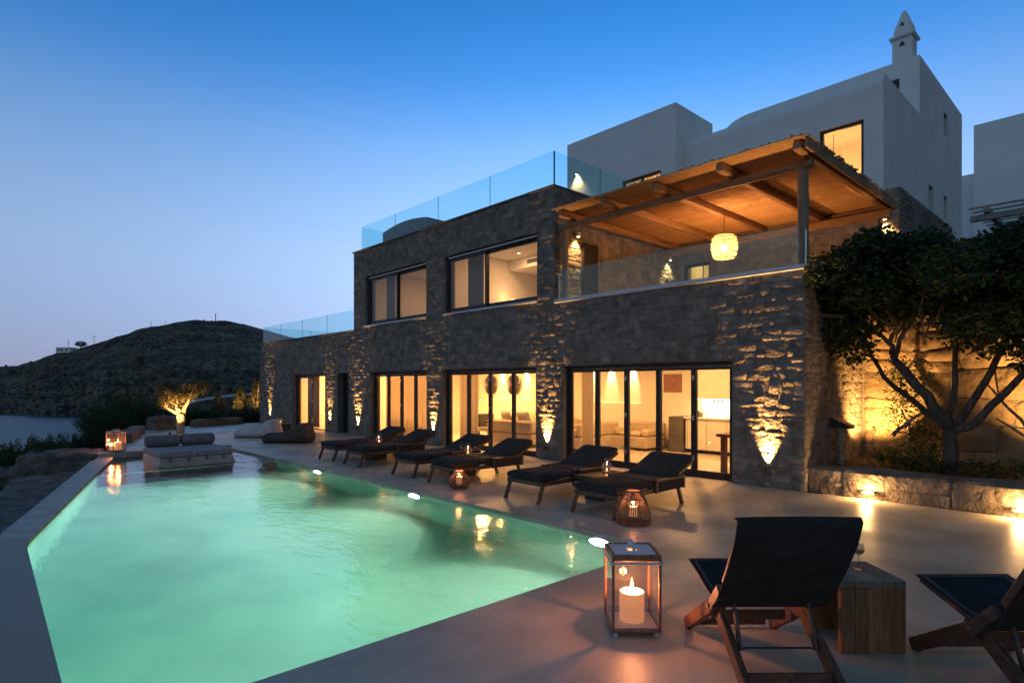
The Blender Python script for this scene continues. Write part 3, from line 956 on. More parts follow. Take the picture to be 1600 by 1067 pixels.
# pale house, tree and poles on the left shoulder of the hill
def far_frame(px, u):
    p = on_hill(px, u); t = (px - 800) / 925
    return p, Vector((CU, SU, 0)), Vector((-SU, CU, 0))
p, rx, fy = far_frame(104, 0.97)
h = root('hill_house', p, 'low pale house on the shoulder of the far hill', 'house')
mb = MB(); mb.obox(p + Vector((0, 0, 1.0)), (rx, fy, (0, 0, 1)), (5.0, 3.5, 1.9)); mb.build('wall', M['white'], h)
mb = MB(); mb.obox(p + Vector((0, 0, 3.0)), (rx, fy, (0, 0, 1)), (5.2, 3.7, 0.15)); mb.build('roof', M['white_coping'], h)
mb = MB()
for k in (-3, -0.6, 2.6): mb.obox(p + rx * k - fy * 3.5 + Vector((0, 0, 1.3)), (rx, fy, (0, 0, 1)), (0.6, 0.08, 0.7))
mb.build('window', M['alu'], h)
p, rx, fy = far_frame(126, 0.985)
tr = root('hill_tree', p, 'small dark tree beside the pale house on the far hill', 'tree')
mb = MB(); mb.tube([p, p + Vector((0, 0, 2.6))], [0.35, 0.2], 6); mb.build('trunk', M['bark'], tr)
mb = MB(); leaf_cloud(mb, ell_pts(p + Vector((0, 0, 3.6)), (3.4, 3.4, 1.9), 420, R), 1.1, R)
mb.build('crown', M['leaf'], tr, recalc=False)
for px, hh, lab, arm in ((107, 7.5, 'thin bare pole standing behind the pale hill house', 0), (147, 6.0, 'utility pole with crossarm on the left hill shoulder', 1.2),
                    (236, 4.0, 'short pole on the slope left of the hilltop', 0), (258, 3.0, 'shortest pole, just left of the hilltop', 0), (337, 5.2, 'stout post on the top of the far hill', 0)):
    p, rx, fy = far_frame(px, 1.0)
    po = root('utility_pole', p, lab, 'pole', 'poles along the far hill ridge')
    mb = MB(); mb.tube([p - Vector((0, 0, 1)), p + Vector((0, 0, hh))], 0.32 if px == 337 else 0.16, 6); mb.build('pole', M['alu'], po)
    if arm:
        mb = MB(); mb.bar(p + rx * -arm + Vector((0, 0, hh - 0.5)), p + rx * arm + Vector((0, 0, hh - 0.5)), 0.2, 0.2); mb.build('crossarm', M['alu'], po)
# ================================================================== STONE VILLA
FY = 9.85
villa = root('stone_villa', (-15.0, FY, 0), 'two storey rubble stone villa with dark framed glass doors behind the pool', 'house')
T = 0.36
OPEN_G = [(-8.97, -4.95, 0.0, 2.16), (-13.52, -9.78, 0.0, 2.16), (-17.52, -14.24, 0.0, 2.16), (-19.84, -18.97, 0.0, 2.16), (-23.78, -20.81, 0.0, 2.16)]
OPEN_U = [(-17.80, -14.26, 3.66, 5.33), (-13.40, -9.74, 3.66, 5.30)]
HX0, HX1, UX0, UX1 = -27.4, -3.75, -18.61, -9.2
ZG, ZU = 3.55, 6.21

def wall_with(mb, x0, x1, y0, y1, z0, z1, ops):
    """wall along x cut round openings: piers, lintels, sills, butted end to end"""
    ops = sorted(ops)
    x = x0
    for a, b, za, zb in ops:
        if a > x: mb.box(x, a, y0, y1, z0, z1)
        if za > z0 + 0.01: mb.box(a, b, y0, y1, z0, za)
        if zb < z1 - 0.01: mb.box(a, b, y0, y1, zb, z1)
        x = b
    if x < x1: mb.box(x, x1, y0, y1, z0, z1)

mb = MB(); wall_with(mb, HX0, HX1, FY, FY + T, 0.0, ZG, OPEN_G)
wall_g = mb.build('wall', M['mortar'], villa)
mb = MB(); wall_with(mb, UX0, UX1, FY, FY + T, ZG, ZU, OPEN_U)
wall_u = mb.build('wall', M['mortar'], villa)
mb = MB(); mb.box(HX1 - T, HX1, FY + T, 20.0, 0.0, ZG)
wall_s = mb.build('wall', M['mortar'], villa)
mb = MB(); mb.box(UX1 - T, UX1, FY + T, 15.0, ZG, ZU)
wall_t = mb.build('wall', M['mortar'], villa)
mb = MB(); mb.box(HX0, HX0 + T, FY + T, 18.0, 0.0, ZG); mb.box(UX0, UX0 + T, FY + T, 15.0, ZG, ZU)
mb.build('wall', M['mortar'], villa)
# stone podium of the white block, behind the pergola terrace
STX = (-9.2, -3.72)
OPEN_B = [(-9.0, -8.22, ZG + 0.02, 5.1)]
mb = MB(); wall_with(mb, STX[0], STX[1], 15.0, 15.4, ZG, 6.04, OPEN_B); mb.box(STX[1] - 0.4, STX[1], 15.4, 20.0, ZG, 6.04)
wall_b = mb.build('wall', M['mortar'], villa)

def lev(a, b, n, rr, j=0.03):
    L = [a + (b - a) * i / n for i in range(n + 1)]
    return [L[0]] + [x + rr.uniform(-j, j) for x in L[1:-1]] + [L[-1]]
rr = random.Random(4)
jobs = []
front = lambda u, z, d: (u, FY - d, z)
LG = lev(0, 2.16, 18, rr, .02) + lev(2.16, ZG, 11, rr, .02)[1:]
for poly in masonry(HX0, HX1, LG, OPEN_G, (0.11, 0.40), 3, jit=0.03): jobs.append((poly, front, 0.003, 0.020, wall_g))
LU = lev(ZG, 3.66, 1, rr) + lev(3.66, 5.30, 13, rr, .02)[1:] + lev(5.30, ZU, 7, rr, .02)[1:]
OU = [(a, b, za, 5.30) for a, b, za, zb in OPEN_U]
for poly in masonry(UX0, UX1, LU, OU, (0.11, 0.40), 8, jit=0.03): jobs.append((poly, front, 0.003, 0.016, wall_u))
side = lambda u, z, d: (HX1 + d, u, z)
for poly in masonry(FY + 0.01, 15.0, lev(0, ZG, 26, rr, .025), [], (0.12, 0.42), 9): jobs.append((poly, side, 0.003, 0.020, wall_s))
sidet = lambda u, z, d: (UX1 + d, u, z)
for poly in masonry(FY + 0.01, 15.0, lev(ZG, ZU, 18, rr, .025), [(10.75, 11.35, ZG, 5.1)], (0.17, 0.55), 10): jobs.append((poly, sidet, 0.003, 0.022, wall_t))
backw = lambda u, z, d: (u, 15.0 - d, z)
for poly in masonry(STX[0] + 0.06, STX[1], lev(ZG, 6.04, 17, rr, .025), OPEN_B, (0.18, 0.55), 12): jobs.append((poly, backw, 0.003, 0.022, wall_b))
sideb = lambda u, z, d: (STX[1] + d, u, z)
for poly in masonry(15.0, 20.0, lev(4.0, 6.04, 14, rr, .025), [], (0.18, 0.55), 13): jobs.append((poly, sideb, 0.003, 0.025, wall_b))
build_stones(jobs, villa, M['stone'], limit=300, seed=21, tilt=0.05)

# smooth lintel soffits, sills and parapet cappings
mb = MB()
for a, b, za, zb in OPEN_G:
    mb.box(a + 0.002, b - 0.002, FY - 0.004, FY + T - 0.01, zb - 0.03, zb - 0.002)
    for x, s in ((a, 1), (b, -1)):
        mb.box(min(x + s * 0.002, x + s * 0.02), max(x + s * 0.002, x + s * 0.02), FY + 0.002, FY + T - 0.01, 0.0, zb - 0.032)
mb.build('door_reveal', M['lintel'], villa)
mb = MB()
for a, b, za, zb in OPEN_U:
    mb.box(a + 0.002, b - 0.002, FY - 0.003, FY + T - 0.01, zb - 0.025, zb - 0.002)
    mb.box(a + 0.003, a + 0.02, FY + 0.002, FY + T - 0.01, za + 0.05, zb - 0.028); mb.box(b - 0.02, b - 0.003, FY + 0.002, FY + T - 0.01, za + 0.05, zb - 0.028)
mb.build('window_reveal', M['lintel'], villa)
mb = MB()
for a, b, za, zb in OPEN_U: mb.box(a + 0.002, b - 0.002, FY - 0.07, FY + 0.14, za - 0.02, za + 0.03, 0.006)
mb.build('sill', M['white_coping'], villa)
mb = MB(); mb.box(UX0 - 0.02, UX1 + 0.03, FY - 0.05, FY + T + 0.03, ZU + 0.002, ZU + 0.05, 0.01); mb.box(UX1 - T, UX1 + 0.03, FY + T + 0.032, 14.98, ZU + 0.002, ZU + 0.05, 0.01)
mb.build('coping', M['lintel'], villa)
mb = MB(); mb.box(UX1 + 0.03, HX1 + 0.05, FY - 0.06, FY + 0.24, ZG + 0.002, ZG + 0.085, 0.012); mb.box(HX1 - 0.2, HX1 + 0.05, FY + 0.243, 14.95, ZG + 0.002, ZG + 0.085, 0.012)
mb.build('coping', M['white_coping'], villa)
mb = MB(); mb.box(HX0 - 0.03, UX0 - 0.025, FY - 0.05, FY + T, ZG + 0.002, ZG + 0.05, 0.01)
mb.build('coping', M['lintel'], villa)
# slabs
mb = MB(); mb.box(HX0 + T, HX1 - T, FY + T, 18.0, ZG - 0.35, ZG - 0.03)
mb.build('terrace_floor', M['deck'], villa)
mb = MB(); mb.box(UX0 + T, UX1 - T, FY + T, 15.0, ZU - 0.3, ZU - 0.02)
mb.build('roof', M['coping'], villa)

# ---- glazed doors
def door_set(a, b, z1, n, label, y=FY + 0.20, open_leaf=None):
    fr = 0.07
    m_ = MB()
    m_.box(a + 0.02, a + 0.02 + fr, y - 0.05, y + 0.05, 0.0, z1 - 0.03, 0.006)
    m_.box(b - 0.02 - fr, b - 0.02, y - 0.05, y + 0.05, 0.0, z1 - 0.03, 0.006)
    m_.box(a + 0.021 + fr, b - 0.021 - fr, y - 0.05, y + 0.05, z1 - 0.11, z1 - 0.03, 0.006)
    m_.box(a + 0.021 + fr, b - 0.021 - fr, y - 0.05, y + 0.05, 0.0, 0.03, 0.004)
    d = m_.build('glass_door', M['alu'], villa)
    x0, x1 = a + 0.023 + fr, b - 0.023 - fr
    w = (x1 - x0) / n
    st = 0.052
    for k in range(n):
        p, q = x0 + k * w + 0.003, x0 + (k + 1) * w - 0.003
        if open_leaf == k:
            continue
        m2 = MB()
        zt = z1 - 0.113
        m2.box(p, p + st, y - 0.035, y + 0.035, 0.034, zt, 0.005); m2.box(q - st, q, y - 0.035, y + 0.035, 0.034, zt, 0.005)
        m2.box(p + st + .001, q - st - .001, y - 0.034, y + 0.034, zt - 0.06, zt, 0.005); m2.box(p + st + .001, q - st - .001, y - 0.034, y + 0.034, 0.034, 0.125, 0.005)
        m2.build('door_leaf', M['alu'], d)
        m2 = MB(); m2.box(p + st + 0.001, q - st - 0.001, y - 0.009, y + 0.009, 0.126, zt - 0.061)
        m2.build('pane', M['glass'], d)
    for k in range(1, n):
        if k % 2 == 0 or n == 2:
            for z in (0.3, 1.05, 1.8):
                m2 = MB(); m2.box(x0 + k * w - 0.02, x0 + k * w + 0.02, y - 0.055, y - 0.036, z, z + 0.09, 0.003); m2.build('hinge', M['steel'], d)
    return d
door_set(*OPEN_G[0][:2], 2.16, 5, '')
door_set(*OPEN_G[1][:2], 2.16, 4, '')
door_set(*OPEN_G[2][:2], 2.16, 4, '')
door_set(*OPEN_G[4][:2], 2.16, 2, '', open_leaf=1)
# dark flush door
a, b = OPEN_G[3][:2]
mb = MB()
mb.box(a + 0.02, a + 0.08, FY + 0.22, FY + 0.3, 0, 2.12, 0.005); mb.box(b - 0.08, b - 0.02, FY + 0.22, FY + 0.3, 0, 2.12, 0.005); mb.box(a + 0.081, b - 0.081, FY + 0.22, FY + 0.3, 2.05, 2.12, 0.005)
dd = mb.build('solid_door', M['alu'], villa)
mb = MB(); mb.box(a + 0.084, b - 0.084, FY + 0.24, FY + 0.28, 0.01, 2.046, 0.004); mb.build('door_leaf', M['alu'], dd)
mb = MB(); mb.tube([(b - 0.16, FY + 0.23, 0.98), (b - 0.16, FY + 0.17, 0.98), (b - 0.29, FY + 0.17, 0.98)], 0.011, 6); mb.build('handle', M['steel'], dd)

# ---- upper sliding windows
def slide_window(a, b, z0, z1, split, y=FY + 0.16):
    m_ = MB(); fr = 0.075
    z0 += 0.032
    m_.box(a + 0.021, a + 0.021 + fr, y - 0.07, y + 0.07, z0, z1 - 0.026, 0.006); m_.box(b - 0.021 - fr, b - 0.021, y - 0.07, y + 0.07, z0, z1 - 0.026, 0.006)
    m_.box(a + 0.022 + fr, b - 0.022 - fr, y - 0.07, y + 0.07, z1 - 0.12, z1 - 0.026, 0.006); m_.box(a + 0.022 + fr, b - 0.022 - fr, y - 0.07, y + 0.07, z0, z0 + 0.05, 0.006)
    d = m_.build('sliding_window', M['alu'], villa)
    m2 = MB(); m2.box(a + 0.1, b - 0.1, y - 0.095, y - 0.072, z1 - 0.085, z1 - 0.06, 0.004); m2.build('track', M['steel'], d)
    x0, x1 = a + 0.024 + fr, b - 0.024 - fr
    xm = x0 + (x1 - x0) * split
    for p, q, yy in ((x0, xm + 0.03, y - 0.03), (xm - 0.03, x1, y + 0.03)):
        m2 = MB(); st = 0.06; za, zb = z0 + 0.052, z1 - 0.123
        m2.box(p, p + st, yy - 0.026, yy + 0.026, za, zb, 0.005); m2.box(q - st, q, yy - 0.026, yy + 0.026, za, zb, 0.005)
        m2.box(p + st + .001, q - st - .001, yy - 0.025, yy + 0.025, zb - st, zb, 0.005); m2.box(p + st + .001, q - st - .001, yy - 0.025, yy + 0.025, za, za + st + 0.02, 0.005)
        m2.build('sash', M['alu'], d)
        m2 = MB(); m2.box(p + st + .001, q - st - .001, yy - 0.008, yy + 0.008, za + st + 0.021, zb - st - 0.001); m2.build('pane', M['glass'], d)
slide_window(-17.80, -14.26, 3.66, 5.33, 0.5)
slide_window(-13.40, -9.74, 3.66, 5.30, 0.45)

# ================================================================== ROOMS
# living room and kitchen, entrance hall, upper bedrooms: plain plastered shells the windows look into
IY0, IY1, IZ = FY + T, 14.0, 2.55
mb = MB()
mb.box(HX0 + T, HX1 - T, FY + 0.001, 18.0, -0.12, 0.002)
mb.build('room_floor', M['floor_in'], villa)
mb = MB()
mb.box(HX0 + T + .002, HX1 - T - .002, IY0, IY1, IZ, IZ + 0.12)                  # ceiling
mb.box(HX1 - T - 0.04, HX1 - T - .002, IY0, IY1, 0.002, IZ - .001)                # right end
mb.box(-17.86, -17.76, IY0, IY1, 0.002, IZ - .001); mb.box(-20.4, -20.3, IY0, IY1, 0.002, IZ - .001); mb.box(-24.3, -24.2, IY0, IY1, 0.002, IZ - .001)
mb.box(-18.9, -18.8, IY0, IY1, 0.002, IZ - .001)
# inner faces of the front wall
for x0, x1 in ((-24.2, -23.78), (-20.81, -20.4), (-17.76, -17.52), (-14.24, -13.52), (-9.78, -8.97), (-4.95, HX1 - T - 0.04)):
    mb.box(x0 + .002, x1 - .002, IY0 + 0.002, IY0 + 0.03, 0.002, IZ - .001)
for a, b, za, zb in OPEN_G: mb.box(a, b, IY0 + 0.002, IY0 + 0.03, zb + 0.001, IZ - .001)
# back wall with two long niches
NA, NB = (-11.95, -9.75), (-17.0, -14.1)
for x0, x1 in ((-27.0, NB[0]), (NB[1], NA[0]), (NA[1], HX1 - T - 0.045)): mb.box(x0, x1, IY1, IY1 + 0.25, 0.002, IZ)
for x0, x1 in (NA, NB):
    mb.box(x0, x1, IY1, IY1 + 0.25, 0.002, 1.19); mb.box(x0, x1, IY1 + 0.16, IY1 + 0.25, 1.19, IZ); mb.box(x0, x1, IY1, IY1 + 0.158, 2.42, IZ)
mb.build('room_wall', M['interior'], villa)
# upper rooms
UY1 = 14.2
mb = MB()
mb.box(UX0 + T, UX1 - T, FY + T, UY1 - .002, 5.62, 5.9)                          # ceiling
mb.box(UX0 + T, UX1 - T, UY1, UY1 + 0.2, ZG + 0.002, 5.62)
mb.box(UX0 + T, UX0 + T + 0.05, FY + T, UY1, ZG + 0.002, 5.618); mb.box(UX1 - T - 0.05, UX1 - T, FY + T, UY1, ZG + 0.002, 5.618)
mb.box(-13.95, -13.75, FY + T, UY1, ZG + 0.002, 5.618)
mb.box(-13.74, UX1 - T - 0.06, 12.6, 14.19, 5.30, 5.615)                          # dropped bulkhead
mb.box(UX0 + T + 0.06, -13.96, 13.0, 14.19, 5.34, 5.615)
for x0, x1 in ((UX0 + T + .06, -17.8), (-14.26, -13.96), (-13.74, -13.4), (-9.74, UX1 - T - .06)): mb.box(x0, x1, FY + T + 0.002, FY + T + 0.03, ZG + 0.002, 5.618)
for a, b, za, zb in OPEN_U: mb.box(a, b, FY + T + 0.002, FY + T + 0.03, zb + 0.001, 5.618)
mb.build('room_wall', M['interior'], villa)
mb = MB(); mb.box(-12.9, -11.6, 12.585, 12.6, 5.40, 5.52)
for k in range(6): mb.box(-12.88, -11.62, 12.57, 12.584, 5.41 + k * 0.018, 5.418 + k * 0.018)
mb.build('air_grille', M['fabric_mid'], villa)
# room ceiling downlights: fittings and their light
def downlight(x, y, z, power, label, group, col_=WARM_IN, lens=True):
    t = root('downlight', (x, y, z), label, 'ceiling light', group)
    m_ = MB(); m_.lathe([(0.045, 0.0), (0.058, -0.004), (0.06, 0.0)], (x, y, z), 14); m_.build('trim_ring', M['white_metal'], t, smooth=True)
    m_ = MB(); m_.lathe([(0.0, -0.001), (0.044, -0.001)], (x, y, z), 14); m_.build('lens', M['downlens'], t)
    if power: lamp('AREA', 'lamp', (x, y, z - 0.02), power, col_, t, (0, 0, -1), sx=0.16)
    return t
for i, (x, y, pw) in enumerate(((-5.4, 11.3, 86), (-7.4, 12.4, 86), (-9.3, 11.3, 70), (-11.0, 12.6, 56), (-12.8, 11.4, 86), (-15.0, 12.6, 190), (-16.6, 11.3, 190))):
    downlight(x, y, IZ - 0.002, pw, 'recessed ceiling light ' + ('over the dark dining table', 'in front of the kitchen counter', 'just inside the left leaves of the widest doors', 'over the sofa with the large cream pillow', 'over the sofa behind the second glass doors', 'near the straw discs on the back wall', 'behind the full width sheer curtain')[i], 'living room ceiling lights')
downlight(-22.6, 12.0, IZ - 0.002, 260, 'recessed light in the entrance hall ceiling', None)
for i, (x, y) in enumerate(((-12.75, 12.1), (-12.0, 12.25), (-11.05, 11.7))):
    downlight(x, y, 5.618, 14.0, ('small ceiling spotlight nearest the curtain in the right upper room', 'middle small ceiling spotlight in the right upper room', 'small ceiling spotlight seen through the right pane upstairs')[i], 'upper room ceiling lights', (1.0, 0.50, 0.22))
downlight(-10.6, 11.2, 5.618, 20.0, 'ceiling spotlight hidden near the right wall of the upper room', 'upper room ceiling lights', (1.0, 0.50, 0.22))
for x, y in ((-16.4, 12.2),):
    downlight(x, y, 5.618, 20.0, 'ceiling spotlight in the left upper room', 'upper room ceiling lights', (1.0, 0.50, 0.22))
for x, lab in ((-11.62, 'niche spotlight farthest left above the sofa in the widest doors'), (-10.90, 'niche spotlight above the middle of the sofa in the widest doors'), (-10.12, 'niche spotlight nearest the kitchen'), (-15.75, 'niche spotlight between the two straw discs'), (-14.50, 'niche spotlight right of the straw discs')):
    t = root('niche_spotlight', (x, 14.08, 2.42), lab, 'spotlight', 'niche spotlights')
    mb = MB(); mb.lathe([(0.0, -0.002), (0.03, -0.002), (0.04, -0.03), (0.045, 0)], (x, 14.08, 2.42), 12); mb.build('housing', M['white_metal'], t)
    lamp('SPOT', 'lamp', (x, 14.10, 2.38), 480, (1.0, 0.60, 0.24), t, (0, 0.10, -1), size=42, blend=0.8, rad=0.02)

# lower-floor curtains
def curtain(x0, x1, y, z0, z1, label, m_, waves=8, amp=0.035):
    mb_ = MB()
    nu = waves * 10
    mb_.grid(lambda a_, b_: (x0 + (x1 - x0) * a_, y + amp * sin(a_ * waves * 2 * pi) * (0.8 + 0.2 * b_), z0 + (z1 - z0) * b_), nu, 4)
    o = mb_.build('curtain', m_, None, smooth=True, ang=180)
    so = o.modifiers.new('thickness', 'SOLIDIFY'); so.thickness = 0.004
    return tag(o, label, 'curtain')
curtain(-8.86, -8.52, 10.40, 0.02, 2.5, 'sheer curtain behind the leftmost leaf of the widest glass doors', M['curtain'], 4, 0.02)
curtain(-13.42, -12.60, 10.42, 0.02, 2.5, 'sheer curtain at the left of the glass doors with straw discs behind', M['curtain'], 4, 0.02)
curtain(-17.45, -14.30, 10.42, 0.02, 2.5, 'full width sheer curtain glowing behind the third set of doors', M['curtain'], 14, 0.03)
curtain(-23.6, -22.5, 10.42, 0.02, 2.5, 'gathered curtain inside the farthest sliding door', M['curtain_grey'], 5, 0.03)
curtain(-13.15, -12.45, 10.5, ZG + 0.02, 5.6, 'grey curtain at the left of the right upper window', M['curtain_grey'], 6, 0.04)
curtain(-17.55, -17.0, 10.5, ZG + 0.02, 5.6, 'grey curtain at the left of the left upper window', M['curtain_grey'], 5, 0.04)
curtain(-15.6, -14.2, 14.0, ZG + 0.02, 5.3, 'grey curtain on the back wall of the left upper room', M['curtain_grey'], 12, 0.03)
curtain(-11.9, -9.7, 14.0, ZG + 0.02, 5.2, 'pleated curtain on the back wall of the right upper room', M['curtain_grey'], 16, 0.03)
# upper room lamps
def floor_lamp(x, y, z, h, pw, label):
    t = root('table_lamp', (x, y, z), label, 'lamp')
    m_ = MB(); m_.lathe([(0.0, 0), (0.1, 0), (0.1, 0.02), (0.015, 0.03), (0.012, h - 0.2)], (x, y, z), 12); m_.build('stand', M['alu'], t, smooth=True)
    m_ = MB(); m_.lathe([(0.10, h - 0.2), (0.07, h)], (x, y, z), 14); m_.build('lamp_shade', M['shade'], t, smooth=True)
    lamp('POINT', 'lamp', (x, y, z + h + 0.05), pw, (1.0, 0.55, 0.22), t, rad=0.05)
floor_lamp(-16.9, 12.9, ZG, 0.75, 5, 'low lit lamp in the left upper room')
floor_lamp(-13.35, 12.4, ZG, 0.8, 10, 'lit lamp glowing behind the curtain of the right upper room')

# ---- living room furniture
def soft(mb_, x0, x1, y0, y1, z0, z1, ch=0.05): mb_.box(x0, x1, y0, y1, z0, z1, ch)
def sofa(loc, rz, w, d, label):
    t = root('sofa', (0, 0, 0), label, 'sofa')
    m_ = MB(); m_.box(-w / 2, w / 2, -d / 2, d / 2, 0.06, 0.36, 0.03); m_.build('base', M['sofa'], t)
    m_ = MB(); m_.box(-w / 2, w / 2, d / 2 - 0.2, d / 2 - .002, 0.362, 0.72, 0.05); m_.build('backrest', M['sofa'], t)
    for s_ in (-1, 1):
        m_ = MB(); m_.box(s_ * w / 2 - (0.2 if s_ > 0 else 0.0), s_ * w / 2 + (0.2 if s_ < 0 else 0), -d / 2, d / 2 - 0.204, 0.362, 0.56, 0.05); m_.build('arm', M['sofa'], t)
    n = max(2, int(w / 0.9))
    for k in range(n):
        a_ = -w / 2 + 0.204 + (w - 0.408) * k / n; b_ = -w / 2 + 0.204 + (w - 0.408) * (k + 1) / n - 0.006
        m_ = MB(); m_.box(a_, b_, -d / 2, d / 2 - 0.206, 0.362, 0.47, 0.04); m_.build('seat_cushion', M['sofa'], t)
    t.location = loc; t.rotation_euler = (0, 0, rz)
    return t
def pillow(loc, rz, tilt, label, s=0.5):
    m_ = MB()
    def pf(a_, b_):
        x = (a_ - 0.5) * 2; y = (b_ - 0.5) * 2
        return (x * s / 2 * (1 - 0.06 * y * y), y * s / 2 * (1 - 0.06 * x * x), 0.075 * (max(0, (1 - x ** 4) * (1 - y ** 4))) ** 0.6)
    m_.grid(pf, 10, 10); k0 = len(m_.v); m_.grid(lambda a_, b_: (lambda q: (q[0], q[1], -q[2]))(pf(a_, b_)), 10, 10)
    o = m_.build('pillow', M['pillow'], None, smooth=True, ang=180)
    o.location = loc; o.rotation_euler = (tilt, 0, rz)
    return tag(o, label, 'pillow')
sofa((-10.35, 12.35, 0.002), pi / 2 + pi, 1.6, 1.0, 'beige sofa seen from behind its arm through the widest doors')
sofa((-9.35, 13.35, 0.002), 0, 1.1, 0.95, 'beige two cushion seat beside the back wall of the living room')
pillow((-10.2, 12.6, 0.62), pi / 2, 1.1, 'large cream pillow standing on the sofa in the widest doors')
sofa((-13.0, 13.4, 0.002), 0, 3.0, 1.05, 'long beige sofa below the niche with straw discs')
sofa((-12.35, 11.75, 0.002), pi, 1.9, 0.9, 'beige sofa with its back towards the second glass doors')
pillow((-13.6, 13.45, 0.66), 0.1, 1.15, 'cream pillow at the left of the long beige sofa')
pillow((-12.5, 13.45, 0.66), -0.1, 1.15, 'cream pillow at the middle of the long beige sofa')
pillow((-12.05, 11.65, 0.72), pi + 0.1, 1.2, 'pale pillow leaning on the sofa behind the second doors')
pillow((-12.75, 11.65, 0.72), pi - 0.15, 1.2, 'tilted pale pillow left on the sofa behind the second doors')
ct_ = root('living_room_table', (-11.7, 12.75, 0), 'low pale coffee table between the sofas behind the second glass doors', 'coffee table')
m_ = MB(); m_.box(-12.2, -11.2, 12.5, 13.0, 0.30, 0.34, 0.006); m_.build('tabletop', M['kitchen'], ct_)
for x_, y_ in ((-12.1, 12.58), (-11.3, 12.58), (-12.1, 12.92), (-11.3, 12.92)):
    m_ = MB(); m_.box(x_ - 0.02, x_ + 0.02, y_ - 0.02, y_ + 0.02, 0.002, 0.299); m_.build('leg', M['blackwood'], ct_)
ac = root('armchair', (-13.35, 11.6, 0), 'dark wooden armchair with pale seat at the left of the second glass doors', 'armchair')
m_ = MB(); m_.box(-13.68, -13.05, 11.3, 11.9, 0.34, 0.44, 0.03); m_.build('seat', M['sofa'], ac)
m_ = MB(); m_.box(-13.72, -13.62, 11.3, 11.9, 0.45, 0.85, 0.03); m_.build('backrest', M['kitchen_dark'], ac)
for x_, y_ in ((-13.66, 11.32), (-13.08, 11.32), (-13.66, 11.88), (-13.08, 11.88)):
    m_ = MB(); m_.box(x_ - 0.02, x_ + 0.02, y_ - 0.02, y_ + 0.02, 0.002, 0.62 if x_ > -13.3 else 0.34); m_.build('leg', M['blackwood'], ac)
for y_ in (11.32, 11.88):
    m_ = MB(); m_.box(-13.68, -13.05, y_ - 0.025, y_ + 0.025, 0.621, 0.65); m_.build('armrest', M['blackwood'], ac)
# woven discs
for px_, lab in ((-16.35, 'dark straw disc on the niche wall, left of the pair'), (-15.12, 'dark straw disc on the niche wall, right of the pair')):
    o = MB()
    n = 44
    for k in range(n):
        a_ = 2 * pi * k / n
        o.bar((px_ + 0.05 * cos(a_), 14.12, 1.72 + 0.05 * sin(a_)), (px_ + (0.36 + R.uniform(-0.02, 0.02)) * cos(a_), 14.10, 1.72 + 0.36 * sin(a_)), 0.05, 0.008)
    o.lathe([(0, 0), (0.1, 0.0), (0.09, 0.02)], (px_, 14.1, 1.72), 12)
    tag(o.build('straw_disc', M['straw']), lab, 'wall decor', 'straw discs on the niche wall')
# kitchen
kit = root('kitchen_counter', (-6.6, 13.7, 0), 'white kitchen counter along the back wall with glowing splashback', 'kitchen counter')
mb = MB(); mb.box(-8.0, -4.2, 13.42, 13.99, 0.1, 0.86, 0.004); mb.build('cabinet', M['kitchen'], kit)
mb = MB(); mb.box(-8.04, -4.2, 13.38, 13.99, 0.862, 0.90, 0.004); mb.build('worktop', M['kitchen'], kit)
mb = MB(); mb.box(-8.46, -8.045, 13.36, 13.99, 0.0, 0.90, 0.004); mb.build('dark_panel', M['kitchen_dark'], kit)
mb = MB()
for k in range(7): mb.box(-7.95 + k * 0.52, -7.945 + k * 0.52, 13.414, 13.42, 0.12, 0.85)
mb.build('door_joint', M['kitchen_dark'], kit)
wc = root('wall_cupboard', (-6.2, 13.8, 1.36), 'white wall cupboards above the glowing kitchen worktop', 'cupboard')
mb = MB(); mb.box(-8.0, -4.2, 13.66, 13.99, 1.36, 2.1, 0.004); mb.build('cabinet', M['kitchen'], wc)
mb = MB(); mb.box(-7.95, -4.3, 13.80, 13.83, 1.349, 1.359); mb.build('light_strip', M['strip'], wc)
lamp('AREA', 'lamp', (-6.1, 13.80, 1.34), 95, (1.0, 0.66, 0.30), wc, (0, 0.25, -1), shape='RECTANGLE', sx=3.4, sy=0.05)
for x, w_, h_, lab in ((-7.75, 0.2, 0.16, 'small dark jar on the kitchen worktop near the end panel'), (-6.75, 0.22, 0.26, 'dark toaster on the kitchen worktop'), (-6.45, 0.07, 0.34, 'slim dark bottle on the kitchen worktop')):
    m_ = MB(); m_.lathe([(0, 0), (w_ / 2, 0), (w_ / 2, h_ * 0.75), (w_ / 3, h_ * 0.85), (w_ / 3.2, h_), (0, h_)], (x, 13.62, 0.902), 12)
    tag(m_.build('jar', M['kitchen_dark'], None, smooth=True), lab, 'kitchenware')
for k in range(6):
    m_ = MB(); m_.lathe([(0, 0), (0.028, 0.01), (0.034, 0.05), (0.0, 0.052)], (-7.35 + k * 0.11 + (0.45 if k > 2 else 0), 13.64, 1.286), 10)
    tag(m_.build('cup', M['kitchen_dark']), ('first', 'second', 'third', 'fourth', 'fifth', 'last')[k] + ' from the left of six small dark cups below the kitchen cupboards', 'cup', 'cups below the wall cupboards')
m_ = MB(); m_.box(-9.0, -8.45, 13.97, 13.995, 1.52, 2.0, 0.004); tag(m_.build('wall_art', M['art']), 'square red brown picture on the kitchen wall', 'picture')
for x, z in ((-9.15, 1.55), (-9.15, 1.42), (-9.13, 1.05)):
    m_ = MB(); m_.box(x - 0.04, x + 0.04, 13.985, 13.998, z - 0.04, z + 0.04, 0.004)
    tag(m_.build('wall_switch', M['kitchen_dark']), ('small dark switch on the white wall left of the kitchen, topmost' if z > 1.5 else 'small dark switch on the white wall, middle of the column' if z > 1.2 else 'dark double socket low on the wall left of the kitchen'), 'switch', 'wall switches')
